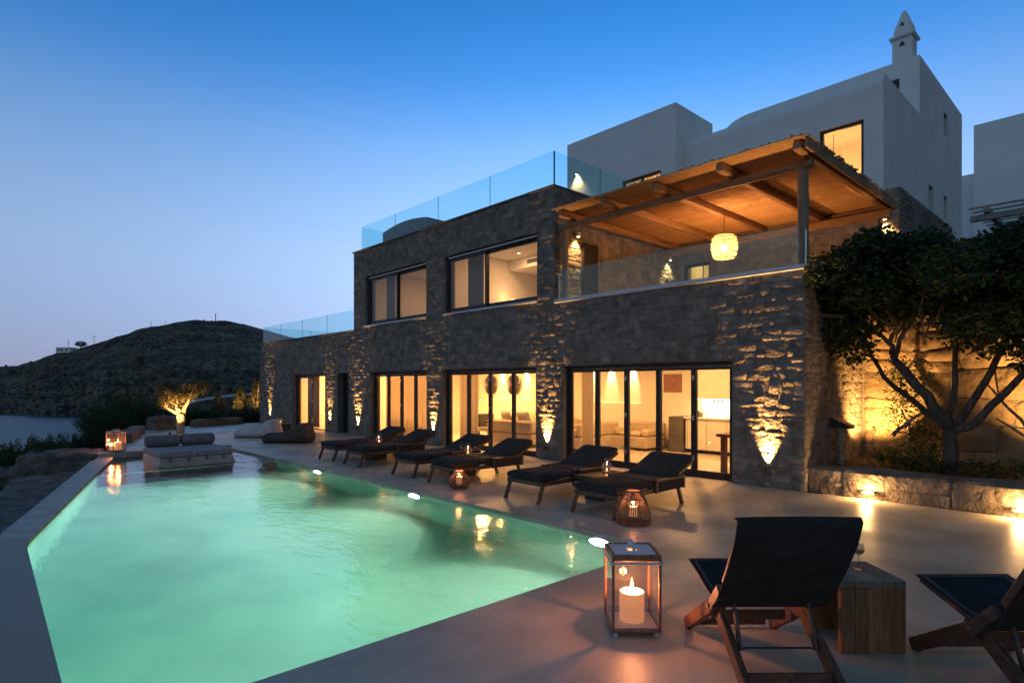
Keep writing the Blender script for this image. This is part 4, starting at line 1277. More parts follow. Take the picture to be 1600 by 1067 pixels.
dt = root('dining_table', (-5.0, 11.5, 0), 'dark wooden dining table just inside the rightmost glass door', 'table')
mb = MB(); mb.box(-5.75, -4.3, 10.75, 12.4, 0.70, 0.76, 0.006); mb.build('tabletop', M['teak_red'], dt)
for x, y in ((-5.64, 10.86), (-4.42, 10.86), (-5.64, 12.28), (-4.42, 12.28)):
    mb = MB(); mb.box(x - 0.05, x + 0.05, y - 0.05, y + 0.05, 0.002, 0.699, 0.005); mb.build('leg', M['teak_red'], dt)

# ================================================================== white upper house
wh = root('white_house', (-8, 17.5, 6.0), 'whitewashed cubic upper house with chimney above the stone villa', 'house')
mb = MB(); WLW = [(-11.15, -9.75, 6.3, 8.02)]
wall_with(mb, -13.42, -9.26, 15.0, 15.35, 6.05, 9.82, WLW); mb.box(-13.42, -13.07, 15.35, 18.0, 6.05, 9.82); mb.box(-9.61, -9.26, 15.351, 17.1, 6.05, 9.82); mb.box(-13.07, -9.61, 15.351, 18.0, 9.5, 9.7)
mb.build('wall', M['white'], wh)
WRW = [(-9.2, -8.28, 6.6, 7.93), (-5.53, -4.55, 6.42, 7.92)]
mb = MB()
WX1 = -4.15
wall_with(mb, -9.255, WX1, 15.42, 15.8, 6.05, 8.60, WRW)
# rounded parapet edge along the front
def roundtop(a_, b_):
    th = b_ * pi / 2
    return (-9.255 + (WX1 + 9.255) * a_, 15.42 + 0.26 * (1 - cos(th)) + (0.0), 8.60 + 0.27 * sin(th))
mb.grid(roundtop, 2, 8)
mb.add([(-9.255, 15.68, 8.87), (WX1, 15.68, 8.87), (WX1, 18.57, 8.87), (-9.255, 18.57, 8.87)], [(0, 1, 2, 3)])
mb.add([roundtop(1, k / 7) for k in range(8)] + [(WX1, 15.8, 8.87), (WX1, 15.8, 8.60)], [tuple(range(10))])
mb.box(WX1 - 0.35, WX1, 15.8, 18.57, 3.0, 8.869)
mb.build('wall', M['white'], wh, smooth=True, ang=50)
SW = [(21.25, 21.75, 9.12, 9.78), (19.5, 20.05, 6.42, 7.24), (21.25, 21.75, 6.6, 7.32)]
mb = MB()
# tall rear block with a rounded left shoulder
mb.box(-8.7, WX1, 18.57, 18.92, 6.0, 10.45)
mb.box(-9.6, -8.702, 18.57, 23.7, 6.0, 10.1)
mb.box(-8.701, WX1 - 0.35, 18.921, 23.7, 9.9, 10.44)
y = 18.921
for a, b, za, zb in sorted(SW):
    pass
for ya, yb, zs in ((18.921, 19.5, [(2.5, 10.45)]), (19.5, 20.05, [(2.5, 6.42), (7.24, 10.45)]), (20.05, 21.25, [(2.5, 10.45)]), (21.25, 21.75, [(2.5, 6.6), (7.32, 9.12), (9.78, 10.45)]), (21.75, 23.74, [(2.5, 10.45)])):
    for z0_, z1_ in zs: mb.box(WX1 - 0.35, WX1, ya, yb, z0_, z1_)
mb.box(WX1 - 5.0, WX1 - 0.351, 23.4, 23.74, 2.5, 10.45)
prof = [(-9.6 + 0.9 * (1 - cos(k * pi / 14)), 10.1 + 0.35 * sin(k * pi / 14)) for k in range(8)]
mb.add([(x, 18.57, z) for x, z in prof] + [(-8.702, 18.57, 10.1)] + [(x, 23.7, z) for x, z in prof] + [(-8.702, 23.7, 10.1)],
       [tuple(range(9)), tuple(range(9, 18))] + [(k, k + 1, 10 + k, 9 + k) for k in range(7)])
mb.build('wall', M['white'], wh)
for ya, yb, za, zb in SW:
    m_ = MB(); m_.box(WX1 - 0.24, WX1 - 0.2, ya + .002, yb - .002, za, zb); fr_ = m_.build('window', M['alu'], wh)
    m_ = MB(); m_.box(WX1 - 0.198, WX1 - 0.19, ya + 0.05, yb - 0.05, za + 0.05, zb - 0.05); m_.build('pane', M['glass'], fr_)
m_ = MB(); m_.box(-4.9, -4.62, 18.54, 18.568, 9.72, 9.98); m_.build('vent', M['alu'], wh)
def frame_window(x0, x1, z0, z1, y, parent, bars=0, th=0.07):
    m_ = MB()
    m_.box(x0 + .002, x0 + th, y - 0.04, y + 0.04, z0, z1, 0.005); m_.box(x1 - th, x1 - .002, y - 0.04, y + 0.04, z0, z1, 0.005)
    m_.box(x0 + th + .001, x1 - th - .001, y - 0.04, y + 0.04, z1 - th, z1 - .002, 0.005); m_.box(x0 + th + .001, x1 - th - .001, y - 0.04, y + 0.04, z0, z0 + th, 0.005)
    for k in range(bars):
        xx = x0 + (x1 - x0) * (k + 1) / (bars + 1); m_.box(xx - 0.03, xx + 0.03, y - 0.035, y + 0.035, z0 + th + .001, z1 - th - .001)
    w_ = m_.build('window', M['alu'], parent)
    m_ = MB(); m_.box(x0 + th, x1 - th, y - 0.008, y + 0.008, z0 + th, z1 - th); m_.build('pane', M['glass'], w_)
    return w_
frame_window(-5.53, -4.55, 6.42, 7.92, 15.52, wh)
frame_window(-9.2, -8.28, 6.6, 7.93, 15.52, wh)
frame_window(-11.15, -9.75, 6.3, 8.02, 15.10, wh, bars=1)
m_ = MB(); m_.box(-5.55, -4.5, 15.38, 15.419, 6.36, 6.41, 0.005); m_.build('sill', M['white_coping'], wh)
# lit rooms behind
m_ = MB()
def shell(mb_, x0, x1, y0, y1, z0, z1):
    t = 0.05
    mb_.box(x0, x1, y1, y1 + t, z0, z1); mb_.box(x0 - t, x0, y0, y1 + t, z0, z1); mb_.box(x1, x1 + t, y0, y1 + t, z0, z1)
    mb_.box(x0 - t, x1 + t, y0, y1 + t, z1, z1 + t); mb_.box(x0 - t, x1 + t, y0, y1 + t, z0 - t, z0)
shell(m_, -7.4, -4.6, 15.81, 18.2, 6.1, 8.4)
shell(m_, -9.15, -7.6, 15.81, 18.2, 6.1, 8.4)
shell(m_, -12.9, -9.7, 15.36, 17.0, 6.1, 8.5)
m_.build('room_wall', M['interior'], wh)
for (x, y, z, pw, rad) in ((-5.6, 16.6, 7.2, 120, 0.09), (-10.4, 16.3, 7.6, 40, 0.09)):
    t = root('pendant_globe', (x, y, z), 'glowing globe lamp inside the ' + ('tall lit window of the white house' if x > -8 else 'low window of the white house above the pergola'), 'lamp')
    m_ = MB(); m_.lathe([(0.0, -0.09)] + [(0.09 * sin(k * pi / 8), -0.09 * cos(k * pi / 8)) for k in range(1, 8)] + [(0, 0.09)], (x, y, z), 14); m_.build('globe', M['bulb'], t, smooth=True)
    m_ = MB(); m_.tube([(x, y, z + 0.09), (x, y, 8.4)], 0.008, 5); m_.build('cord', M['alu'], t)
    lamp('POINT', 'lamp', (x, y, z - 0.14), pw, WARM_IN, t, rad=0.08)
# chimney
ch = root('chimney', (-4.58, 18.85, 10.45), 'white pointed chimney with triangular smoke holes on the roof edge', 'chimney')
cx, cyy = -4.58, 18.92
m_ = MB()
m_.box(cx - 0.24, cx + 0.24, cyy - 0.24, cyy + 0.24, 10.40, 11.12, 0.03)
m_.build('shaft', M['white'], ch)
m_ = MB(); m_.box(cx - 0.31, cx + 0.31, cyy - 0.31, cyy + 0.31, 11.122, 11.21, 0.035); m_.build('ledge', M['white'], ch)
m_ = MB()
def capf(a_, b_):
    r_ = (0.255, 0.25, 0.24, 0.215, 0.175, 0.14, 0.11, 0.08, 0.03)[min(8, int(b_ * 8.01))]
    th = a_ * 2 * pi; e = 0.5
    c_, s_ = cos(th), sin(th)
    k_ = (abs(c_) ** 4 + abs(s_) ** 4) ** -0.25
    return (cx + r_ * c_ * (1 + (k_ - 1) * 0.6), cyy + r_ * s_ * (1 + (k_ - 1) * 0.6), 11.212 + 0.73 * b_)
m_.grid(capf, 28, 9, close_u=True)
m_.build('cap', M['white'], ch, smooth=True, ang=180)
m_ = MB()
for (yy, z0_, s_) in ((cyy - 0.244, 10.90, 0.075), (cyy - 0.234, 11.46, 0.055)):
    m_.add([(cx - s_, yy, z0_), (cx + s_, yy, z0_), (cx, yy, z0_ + 1.9 * s_), (cx - s_, yy - 0.006, z0_), (cx + s_, yy - 0.006, z0_), (cx, yy - 0.006, z0_ + 1.9 * s_)],
           [(0, 1, 2), (3, 4, 5), (0, 1, 4, 3), (1, 2, 5, 4), (2, 0, 3, 5)])
m_.build('smoke_hole', M['alu'], ch)
# sconce
def sconce(loc, nrm, label, power, down=True):
    t = root('wall_lamp', loc, label, 'wall lamp')
    L = Vector(loc); d = Vector(nrm)
    m_ = MB(); m_.bar(L + Vector((0, 0, 0.05)) + d * 0.05, L - Vector((0, 0, 0.05)) + d * 0.05, 0.08, 0.09, 0.01, up=d); m_.build('housing', M['white_metal'], t)
    m_ = MB(); m_.lathe([(0, -0.052), (0.032, -0.052)], L + d * 0.05, 12); m_.build('lens', M['lens'], t)
    lamp('SPOT', 'lamp', L + d * 0.05 - Vector((0, 0, 0.07)), power, (1.0, 0.55, 0.2), t, (-d.x * 0.12, -d.y * 0.12, -1), size=100, blend=0.9, rad=0.03)
    return t
t = sconce((-12.97, 15.0, 8.75), (0, -1, 0), 'small lit wall lamp on the left end of the white house', 110)

M['wood_pale'] = pm('silvered_timber', (0.26, 0.23, 0.20), (0.38, 0.34, 0.30), rough=0.8, vscale=6, world_space=True)
# neighbouring white house further up the slope
nb = root('neighbour_house', (2, 30, 8), 'pale neighbouring house with flat roof beyond the tree', 'house')
m_ = MB()
m_.box(-4.86, 8.0, 30.0, 36.0, 3.0, 12.2); m_.box(-5.9, -4.862, 30.3, 36.0, 3.0, 10.35)
m_.build('wall', M['white'], nb)
m_ = MB(); m_.lathe([(0, 0), (0.1, 0), (0.1, 0.25), (0.16, 0.28), (0.1, 0.4), (0, 0.5)], (-5.6, 30.6, 10.35), 8); m_.build('finial', M['white'], nb)
m_ = MB(); m_.box(-5.6, 8, 28.6, 29.99, 3.0, 7.1); m_.build('wall', M['mortar'], nb)
np_ = root('pergola', (0, 28, 8), 'timber pergola roof in front of the neighbouring house', 'pergola')
for k in range(9):
    m_ = MB(); x = -3.9 + k * 1.05; m_.box(x, x + 0.16, 25.6, 29.98, 7.62, 7.8, 0.01); m_.build('beam', M['wood_pale'], np_)
m_ = MB(); m_.box(-4.3, 6, 25.9, 26.1, 7.42, 7.618, 0.01); m_.build('beam', M['wood_pale'], np_)
for k in range(7):
    m_ = MB(); y = 25.7 + k * 0.62; m_.box(-4.3, 6.1, y, y + 0.07, 7.802, 7.86, 0.006); m_.build('batten', M['wood_pale'], np_)
for x in (-2.2, 2.5):
    m_ = MB(); m_.tube([(x, 26.0, 5.0), (x, 26.0, 7.42)], 0.14, 10); m_.build('post', M['white'], np_)
M['seal'] = pm('dark_glass_seal', (0.05, 0.09, 0.10), (0.06, 0.10, 0.11), rough=0.4)
# ================================================================== glass railings
def railing(name_label, runs, z0, z1, cap=None):
    t = root('glass_railing', (runs[0][0][0], runs[0][0][1], z0), name_label, 'glass railing', 'frameless glass railings')
    for (p, q, cuts) in runs:
        P, Q = Vector((*p, 0)), Vector((*q, 0)); d = (Q - P); L = d.length; d.normalize()
        ts = [0] + cuts + [L]
        for a, b in zip(ts, ts[1:]):
            m_ = MB(); m_.bar(P + d * (a + 0.006) + Vector((0, 0, (z0 + z1) / 2)), P + d * (b - 0.006) + Vector((0, 0, (z0 + z1) / 2)), 0.016, z1 - z0, 0)
            m_.build('glass_panel', M['railglass'], t)
            if a > 0:
                m_ = MB(); m_.bar(P + d * a + Vector((0, 0, z0 + 0.005)), P + d * a + Vector((0, 0, z1 - 0.002)), 0.012, 0.010, 0, up=(d.y, -d.x, 0)); m_.build('joint_seal', M['seal'], t)
        m_ = MB(); m_.bar(P + Vector((0, 0, z0 - 0.0)), Q + Vector((0, 0, z0 - 0.0)), 0.045, 0.03, 0.005); m_.build('base_rail', M['alu'], t)
    return t
railing('tall frameless glass railing round the upper roof terrace', [((-18.3, 9.97), (-9.33, 9.97), [2.15, 4.45, 6.72]), ((-18.3, 10.0), (-18.3, 13.2), [1.6]), ((-9.33, 10.0), (-9.33, 14.9), [1.65, 3.3])], 6.24, 7.09)
railing('low glass railing on the single storey left end of the villa', [((-27.3, 9.97), (-18.7, 9.97), [2.0, 4.2, 6.4]), ((-27.3, 10.0), (-27.3, 14.5), [2.2])], 3.60, 4.32)
rt = railing('glass railing along the pergola terrace, in front of the hanging lamp', [((-9.10, 9.93), (-3.80, 9.93), [3.54])], 3.64, 4.30)
for x in (-9.13, -3.76):
    m_ = MB(); m_.tube([(x, 9.93, 3.63), (x, 9.93, 4.2)], 0.016, 8); m_.build('end_post', M['steel'], rt)
m_ = MB(); m_.box(-9.338, -9.322, 9.962, 9.998, 6.245, 7.09); m_.build('joint_seal', M['seal'], bpy.data.objects['glass_railing'])
# dark rounded tub cover on the upper roof terrace
tb = root('roof_housing', (-17.8, 11.6, 6.2), 'dark round topped housing behind the upper roof glass', 'housing')
m_ = MB(); pr = [(-18.7, 6.2), (-18.7, 6.86)] + [(-18.7 + 0.1 * k + 0.02, 6.86 + 0.16 * sin(pi * (k + 2) / 30)) for k in range(0, 27)] + [(-16.05, 6.2)]
m_.add([(x + 0.9, 10.5, z) for x, z in pr] + [(x + 0.9, 11.8, z) for x, z in pr], [tuple(range(len(pr))), tuple(range(len(pr), 2 * len(pr)))] + [(k, (k + 1) % len(pr), len(pr) + (k + 1) % len(pr), len(pr) + k) for k in range(len(pr))])
m_.build('shell', pm('dark_cover', (0.05, 0.055, 0.055), (0.07, 0.075, 0.075), rough=0.6), tb)

# ================================================================== PERGOLA
pg = root('pergola', (-6.4, 9.95, ZG), 'reed covered timber pergola over the upper terrace', 'pergola')
def log_bar(p, q, r, mat_, name, n=10):
    m_ = MB(); P, Q = Vector(p), Vector(q); k = 9
    pts = [P.lerp(Q, i / k) + Vector((R.uniform(-.006, .006), R.uniform(-.006, .006), R.uniform(-.006, .006))) for i in range(k + 1)]
    m_.tube(pts, [r * R.uniform(0.95, 1.05) for _ in pts], n)
    return m_.build(name, mat_, pg, smooth=True, ang=50)
log_bar((-3.83, 10.0, 3.6), (-3.83, 10.0, 5.20), 0.085, M['wood_post'], 'post', 12)
log_bar((-9.03, 10.02, 3.6), (-9.03, 10.02, 5.20), 0.075, M['wood_post'], 'post', 12)
log_bar((-9.18, 9.99, 5.275), (-3.68, 9.99, 5.275), 0.075, M['wood_beam_x'], 'beam', 12)
for x in (-8.72, -7.55, -6.32, -5.02, -3.74):
    m_ = MB(); m_.bar((x, 9.50, 5.43), (x, 14.2, 5.43), 0.13, 0.15, 0.02); m_.build('rafter', M['wood_pergola'], pg)
m_ = MB(); m_.bar((-9.1, 14.24, 5.43), (-3.62, 14.24, 5.43), 0.08, 0.16, 0.012); m_.build('ledger', M['wood_beam_x'], pg)
m_ = MB(); m_.bar((-9.16, 14.0, 5.25), (-3.62, 14.0, 5.25), 0.12, 0.18, 0.015); m_.build('beam', M['wood_beam_x'], pg)
for x in (-3.9,):
    m_ = MB(); m_.bar((x, 14.0, 3.6), (x, 14.0, 5.158), 0.13, 0.13, 0.015, up=(0, 1, 0)); m_.build('post', M['wood_post'], pg)
m_ = MB()
for k in range(138):
    y = 9.42 + k * 0.0353
    z = 5.53 + R.uniform(-0.004, 0.004)
    m_.tube([(-8.84 + R.uniform(-0.06, 0.05), y, z), (-6.4, y + R.uniform(-.006, .006), z + R.uniform(-.004, .004)), (-3.60 + R.uniform(-0.05, 0.08), y, z)], 0.019, 5)
tag(m_.build('reed_roof', M['reed'], pg, smooth=True), kind='stuff')
m_ = MB()
for k in range(43):
    x = -8.78 + k * 0.122
    m_.tube([(x, 9.45 + R.uniform(-.05, .05), 5.562), (x + R.uniform(-.03, .03), 14.2, 5.565)], 0.02, 5)
tag(m_.build('reed_layer', M['reed'], pg, smooth=True), kind='stuff')
m_ = MB(); m_.bar((-3.60, 9.5, 5.44), (-3.60, 14.2, 5.44), 0.04, 0.17, 0.008); m_.build('fascia', M['wood_pergola'], pg)
# hanging lamp
PL = Vector((-6.15, 11.85, 4.62))
pl_ = root('hanging_lamp', PL, 'round wire basket lamp hanging lit under the pergola', 'hanging lamp')
m_ = MB(); m_.tube([PL + Vector((0, 0, 0.05)), PL + Vector((0, 0, 0.82))], 0.008, 6); m_.build('cord', M['alu'], pl_)
m_ = MB(); m_.lathe([(0.0, 0.09), (0.028, 0.08), (0.03, 0.03), (0.0, 0.03)], PL, 10); m_.build('socket', M['alu'], pl_, smooth=True)
m_ = MB(); m_.lathe([(0.0, -0.07)] + [(0.058 * sin(k * pi / 8), -0.012 - 0.058 * cos(k * pi / 8)) for k in range(1, 8)] + [(0, 0.046)], PL, 14); m_.build('bulb', M['bulb_bright'], pl_, smooth=True)
m_ = MB()
for r_, z_ in ((0.20, 0.26), (0.25, 0.20), (0.275, 0.10), (0.275, -0.02), (0.26, -0.12), (0.22, -0.22)):
    m_.ring(PL + Vector((0, 0, z_)), r_, 0.006 if z_ < 0.25 else 0.011, 30, 5)
for k in range(40):
    a_ = 2 * pi * k / 40
    m_.tube([PL + Vector((r_ * cos(a_), r_ * sin(a_), z_)) for r_, z_ in ((0.06, 0.27), (0.20, 0.26), (0.25, 0.20), (0.275, 0.10), (0.275, -0.02), (0.26, -0.12), (0.22, -0.22))], 0.0028, 4, cap=False)
m_.build('wire_basket', M['wicker'], pl_, smooth=True)

m_ = MB(); m_.lathe([(0.07, 0.262), (0.195, 0.252), (0.244, 0.196), (0.268, 0.10), (0.268, -0.02), (0.253, -0.12), (0.214, -0.215)], PL, 36); m_.build('mesh_shade', M['mesh_shade'], pl_, smooth=True, ang=180)
# wall lamps under the pergola
for loc, nrm, lab, pw in (((-9.2, 10.55, 5.22), (1, 0, 0), 'small lit lamp high on the terrace side wall near the left pergola post', 120),
                      ((-9.2, 14.45, 5.22), (1, 0, 0), 'small lit lamp in the far inner corner under the pergola', 110),
                      ((-3.98, 15.0, 5.40), (0, -1, 0), 'small lit lamp on the rear wall at the right end of the pergola', 200)):
    sconce(Vector(loc) + Vector(nrm) * 0.055, nrm, lab, pw)
# terrace doors in the back and side wall
frame_window(-9.0, -8.22, ZG + 0.03, 5.1, 15.12, villa)
m_ = MB(); m_.box(-9.12, -8.1, 16.4, 16.45, ZG + .03, 5.5); m_.box(-9.17, -9.12, 15.42, 16.45, ZG + .03, 5.5); m_.box(-8.1, -8.05, 15.42, 16.45, ZG + .03, 5.5); m_.box(-9.17, -8.05, 15.42, 16.45, 5.5, 5.55)
m_.build('room_wall', M['interior'], villa)
downlight(-8.6, 15.95, 5.498, 12, 'ceiling light in the small lit room behind the pergola', None)
m_ = MB(); m_.box(-9.19, -9.12, 10.78, 11.32, ZG + 0.02, 5.08, 0.005); sd_ = m_.build('solid_door', M['alu'], villa)

# ================================================================== uplights at the facade
def uplight(x, y, z, label, power, nrm=(0, -1, 0), size=40, tilt=0.10, off=0.056):
    t = root('wall_uplight', (x, y, z), label, 'uplight', 'uplights along the stone facade')
    L = Vector((x, y, z)); d = Vector(nrm)
    m_ = MB(); m_.bar(L + d * 0.0, L + d * (off + 0.03), 0.02, 0.02); m_.build('bracket', M['alu'], t)
    c = L + d * off
    m_ = MB(); m_.lathe([(0.0, -0.05), (0.028, -0.05), (0.032, 0.02), (0.026, 0.02), (0.024, 0.0)], c, 14); m_.build('housing', M['alu'], t, smooth=True)
    m_ = MB(); m_.lathe([(0.0, 0.004), (0.0245, 0.004)], c, 14); m_.build('lens', M['lens'], t)
    lamp('SPOT', 'lamp', c + Vector((0, 0, 0.03)), power, (1.0, 0.50, 0.15), t, (-d.x * tilt, -d.y * tilt, 1), size=size, blend=1.0, rad=0.012)
    return t
UPL = [(-26.15, 'facade uplight at the far left end of the villa, beyond the bean bags'), (-20.39, 'facade uplight on the narrow pier right of the farthest sliding door'),
       (-18.28, 'facade uplight right of the dark solid door'), (-13.9, 'facade uplight on the pier behind the second lounger from the far end'),
       (-9.42, 'facade uplight on the pier left of the widest glass doors'), (-4.33, 'brightest facade uplight on the corner right of the widest glass doors')]
for i, (x, lab) in enumerate(UPL):
    uplight(x, FY - 0.02, 0.28 + (0, .03, -.02, .02, 0.0, 0.03)[i], lab, (1000, 800, 1050, 850, 1050, 1150)[i], tilt=(0.2, 0.26, 0.21, 0.25, 0.19, 0.21)[i], size=(44, 48, 52, 46, 50, 58)[i])
# low lamps in the planter face
def step_light(x, y, label, pw):
    t = root('step_light', (x, y, 0.1), label, 'step light', 'low lights at the foot of the planter')
    m_ = MB(); m_.box(x - 0.09, x + 0.09, y - 0.05, y + 0.02, 0.10, 0.135, 0.004); m_.build('hood', M['steel'], t)
    m_ = MB(); m_.box(x - 0.075, x + 0.075, y - 0.046, y - 0.005, 0.092, 0.0985); m_.build('lens', M['lens'], t)
    lamp('POINT', 'lamp', (x, y - 0.09, 0.14), pw, (1.0, 0.56, 0.20), t, rad=0.03)
step_light(-2.86, 9.90, 'low light glowing at the foot of the planter near the villa corner', 30)
step_light(-1.12, 9.90, 'low light at the foot of the planter near the right edge of the photo', 30)
step_light(1.2, 9.90, 'low light at the foot of the planter beyond the right edge of the photo', 30)

# ================================================================== SUN LOUNGERS
def make_lounger():
    t = root('sun_lounger', (0, 0, 0), '', 'sun lounger', 'sun loungers lined up beside the pool')
    W = 0.37
    m_ = MB()
    for s_ in (-1, 1): m_.bar((s_ * (W - 0.025), 0.06, 0.275), (s_ * (W - 0.025), 1.62, 0.275), 0.05, 0.065, 0.006)
    for y in (0.085, 1.58): m_.bar((-(W - 0.051), y, 0.275), (W - 0.051, y, 0.275), 0.05, 0.064, 0.006)
    m_.build('frame', M['teak'], t)
    for s_ in (-1, 1):
        m_ = MB(); m_.bar((s_ * (W - 0.025), 0.0, 0.0), (s_ * (W - 0.03), 0.10, 0.245), 0.042, 0.055, 0.006, up=(0, 1, 0)); m_.build('leg', M['teak'], t)
        m_ = MB(); m_.bar((s_ * (W - 0.025), 1.60, 0.0), (s_ * (W - 0.03), 1.50, 0.245), 0.042, 0.055, 0.006, up=(0, 1, 0)); m_.build('leg', M['teak'], t)
        m_ = MB()
        m_.bar((s_ * (W + 0.018), 0.86, 0.405), (s_ * (W + 0.018), 1.60, 0.405), 0.06, 0.028, 0.006)
        m_.bar((s_ * (W + 0.018), 0.885, 0.24), (s_ * (W + 0.018), 0.885, 0.39), 0.035, 0.05, 0.005, up=(0, 1, 0))
        m_.bar((s_ * (W + 0.018), 1.57, 0.24), (s_ * (W + 0.018), 1.57, 0.39), 0.035, 0.05, 0.005, up=(0, 1, 0))
        m_.build('armrest', M['teak'], t)
        m_ = MB(); m_.box(s_ * (W + 0.012) - 0.004, s_ * (W + 0.012) + 0.004, 0.912, 1.543, 0.245, 0.388); m_.build('side_panel', M['cushion'], t)
    m_ = MB()
    def slab(u, v_, p0, p1, th, w, sag=0.0): pass
    # cushions: rounded boxes along their own direction
    def cushion(p, q, w, th):
        P, Q = Vector(p), Vector(q); d = (Q - P).normalized(); up = Vector((1, 0, 0)).cross(d)
        mb_ = MB()
        L = (Q - P).length
        prof_n = 20
        def fn(a_, b_):
            th_ = a_ * 2 * pi; c_, s_ = cos(th_), sin(th_)
            e = 0.28
            x = (abs(c_) ** e) * (1 if c_ > 0 else -1) * w / 2; z = (abs(s_) ** (e * 1.8)) * (1 if s_ > 0 else -1) * th / 2
            k = min(1, (min(b_, 1 - b_) * 14)) ; k = 0.80 + 0.20 * math.sqrt(max(0, 1 - (1 - k) ** 2))
            z *= (k if k < 1 else 1) * (1 + 0.05 * sin(b_ * 9)); x *= 0.965 + 0.035 * k
            return tuple(P + d * (L * b_) + Vector((1, 0, 0)) * x + up * (z + th / 2))
        n1, n2 = 28, 22
        mb_.grid(fn, n1, n2, close_u=True)
        o0 = len(mb_.v)
        mb_.f.append(tuple(range(n1))); mb_.f.append(tuple((n2 - 1) * n1 + k for k in range(n1)))
        return mb_
    cushion((0, 0.05, 0.300), (0, 1.20, 0.300), 0.72, 0.12).build('mattress', M['cushion'], t, smooth=True, ang=60)
    cushion((0, 1.21, 0.325), (0, 1.90, 0.60), 0.71, 0.10).build('backrest_cushion', M['cushion'], t, smooth=True, ang=60)
    m_ = MB(); m_.box(-0.364, 0.364, 0.80, 0.83, 0.299, 0.427, 0.003); m_.build('strap', M['blackwood'], t)
    m_ = MB()
    for s_ in (-1, 1): m_.bar((s_ * 0.33, 1.19, 0.295), (s_ * 0.33, 1.91, 0.585), 0.035, 0.045, 0.005)
    m_.bar((-0.31, 1.90, 0.585), (0.31, 1.90, 0.585), 0.035, 0.045, 0.005)
    for k in range(4): m_.bar((-0.31, 1.30 + k * 0.14, 0.335 + k * 0.056), (0.31, 1.30 + k * 0.14, 0.335 + k * 0.056), 0.05, 0.014)
    m_.bar((-0.30, 1.55, 0.43), (-0.30, 1.50, 0.26), 0.02, 0.03); m_.bar((0.30, 1.55, 0.43), (0.30, 1.50, 0.26), 0.02, 0.03)
    m_.build('backrest_frame', M['teak'], t)
    return t
LX = [(-4.935, 'dark sun lounger nearest the camera, with the wicker lantern at its foot'), (-6.29, 'dark sun lounger left of the nearest one, beside a lone glass lantern'),
      (-8.275, 'dark sun lounger right of the wine glasses, with the small wicker lantern at its foot'), (-9.515, 'dark sun lounger left of the side table with wine glasses'),
      (-11.455, 'second dark sun lounger from the daybed end of the row'), (-12.70, 'dark sun lounger farthest from the camera, first after the bean bags')]
proto = make_lounger()
for i, (x, lab) in enumerate(LX):
    o = proto if i == 0 else copy_tree(proto)
    put(o, (x, 6.0 + (0.0, 0.02, -0.015, 0.03, 0.0, 0.025)[i], 0), (0.0, 0.014, -0.012, 0.02, -0.018, 0.01)[i], lab)

def make_side_table():
    t = root('side_table', (0, 0, 0), '', 'side table', 'low side tables between the loungers')
    m_ = MB()
    for k in range(5): m_.box(-0.21 + k * 0.0845, -0.21 + k * 0.0845 + 0.08, -0.36, 0.36, 0.345, 0.37, 0.004)
    m_.build('tabletop', M['blackwood'], t)
    for ya, yb in ((-0.385, -0.362), (0.362, 0.385)):
        m_ = MB(); m_.box(-0.22, 0.22, ya, yb, 0.325, 0.378, 0.004); m_.build('edge_rail', M['teak'], t)
    m_ = MB(); m_.box(-0.19, 0.19, -0.18, 0.18, 0.0, 0.344, 0.008); m_.build('base', M['blackwood'], t)
    return t
proto = make_side_table()
for i, (x, y, lab) in enumerate(((-5.61, 7.05, 'low dark side table between the two nearest loungers'), (-8.9, 6.98, 'low dark side table holding two wine glasses'), (-12.08, 6.95, 'low dark side table between the two farthest loungers'))):
    put(proto if i == 0 else copy_tree(proto), (x, y, 0), 0.0, lab)

def make_hurricane():
    t = root('hurricane_lamp', (0, 0, 0), '', 'glass lantern', 'glass vase lanterns with a tealight')
    m_ = MB(); m_.lathe([(0, 0), (0.062, 0), (0.066, 0.008), (0.062, 0.018), (0.02, 0.02), (0, 0.02)], (0, 0, 0), 18); m_.build('base', M['blackwood'], t, smooth=True)
    pr_ = [(0.052, 0.021), (0.072, 0.06), (0.078, 0.09), (0.068, 0.13), (0.042, 0.165), (0.034, 0.185), (0.040, 0.21), (0.046, 0.222)]
    m_ = MB(); m_.lathe(pr_ + [(r_ - 0.003, z_) for r_, z_ in pr_[::-1]], (0, 0, 0), 20); m_.build('glass_vase', M['vase'], t, smooth=True, ang=180)
    m_ = MB(); m_.lathe([(0, 0.021), (0.02, 0.021), (0.02, 0.038), (0, 0.038)], (0, 0, 0), 12); m_.build('tealight', M['wax'], t, smooth=True)
    m_ = MB(); m_.lathe([(0.001, 0.040), (0.008, 0.050), (0.007, 0.060), (0.0, 0.078)], (0, 0, 0), 8); m_.build('flame', M['tealight'], t, smooth=True)
    lamp('POINT', 'lamp', (0, 0, 0.058), 4, CANDLE, t, rad=0.01)
    return t
proto = make_hurricane()
for i, (x, y, z, lab) in enumerate(((-5.62, 7.18, 0.371, 'lone glass lantern with a tealight on the table between the nearest loungers'), (-8.93, 7.13, 0.371, 'glass lantern standing between two wine glasses'),
                                (-12.07, 7.02, 0.371, 'glass lantern on the table between the two farthest loungers'), (-21.72, 8.55, 0.301, 'glass lantern on the dark block table behind the bean bags'))):
    put(proto if i == 0 else copy_tree(proto), (x, y, z), 0.0, lab)

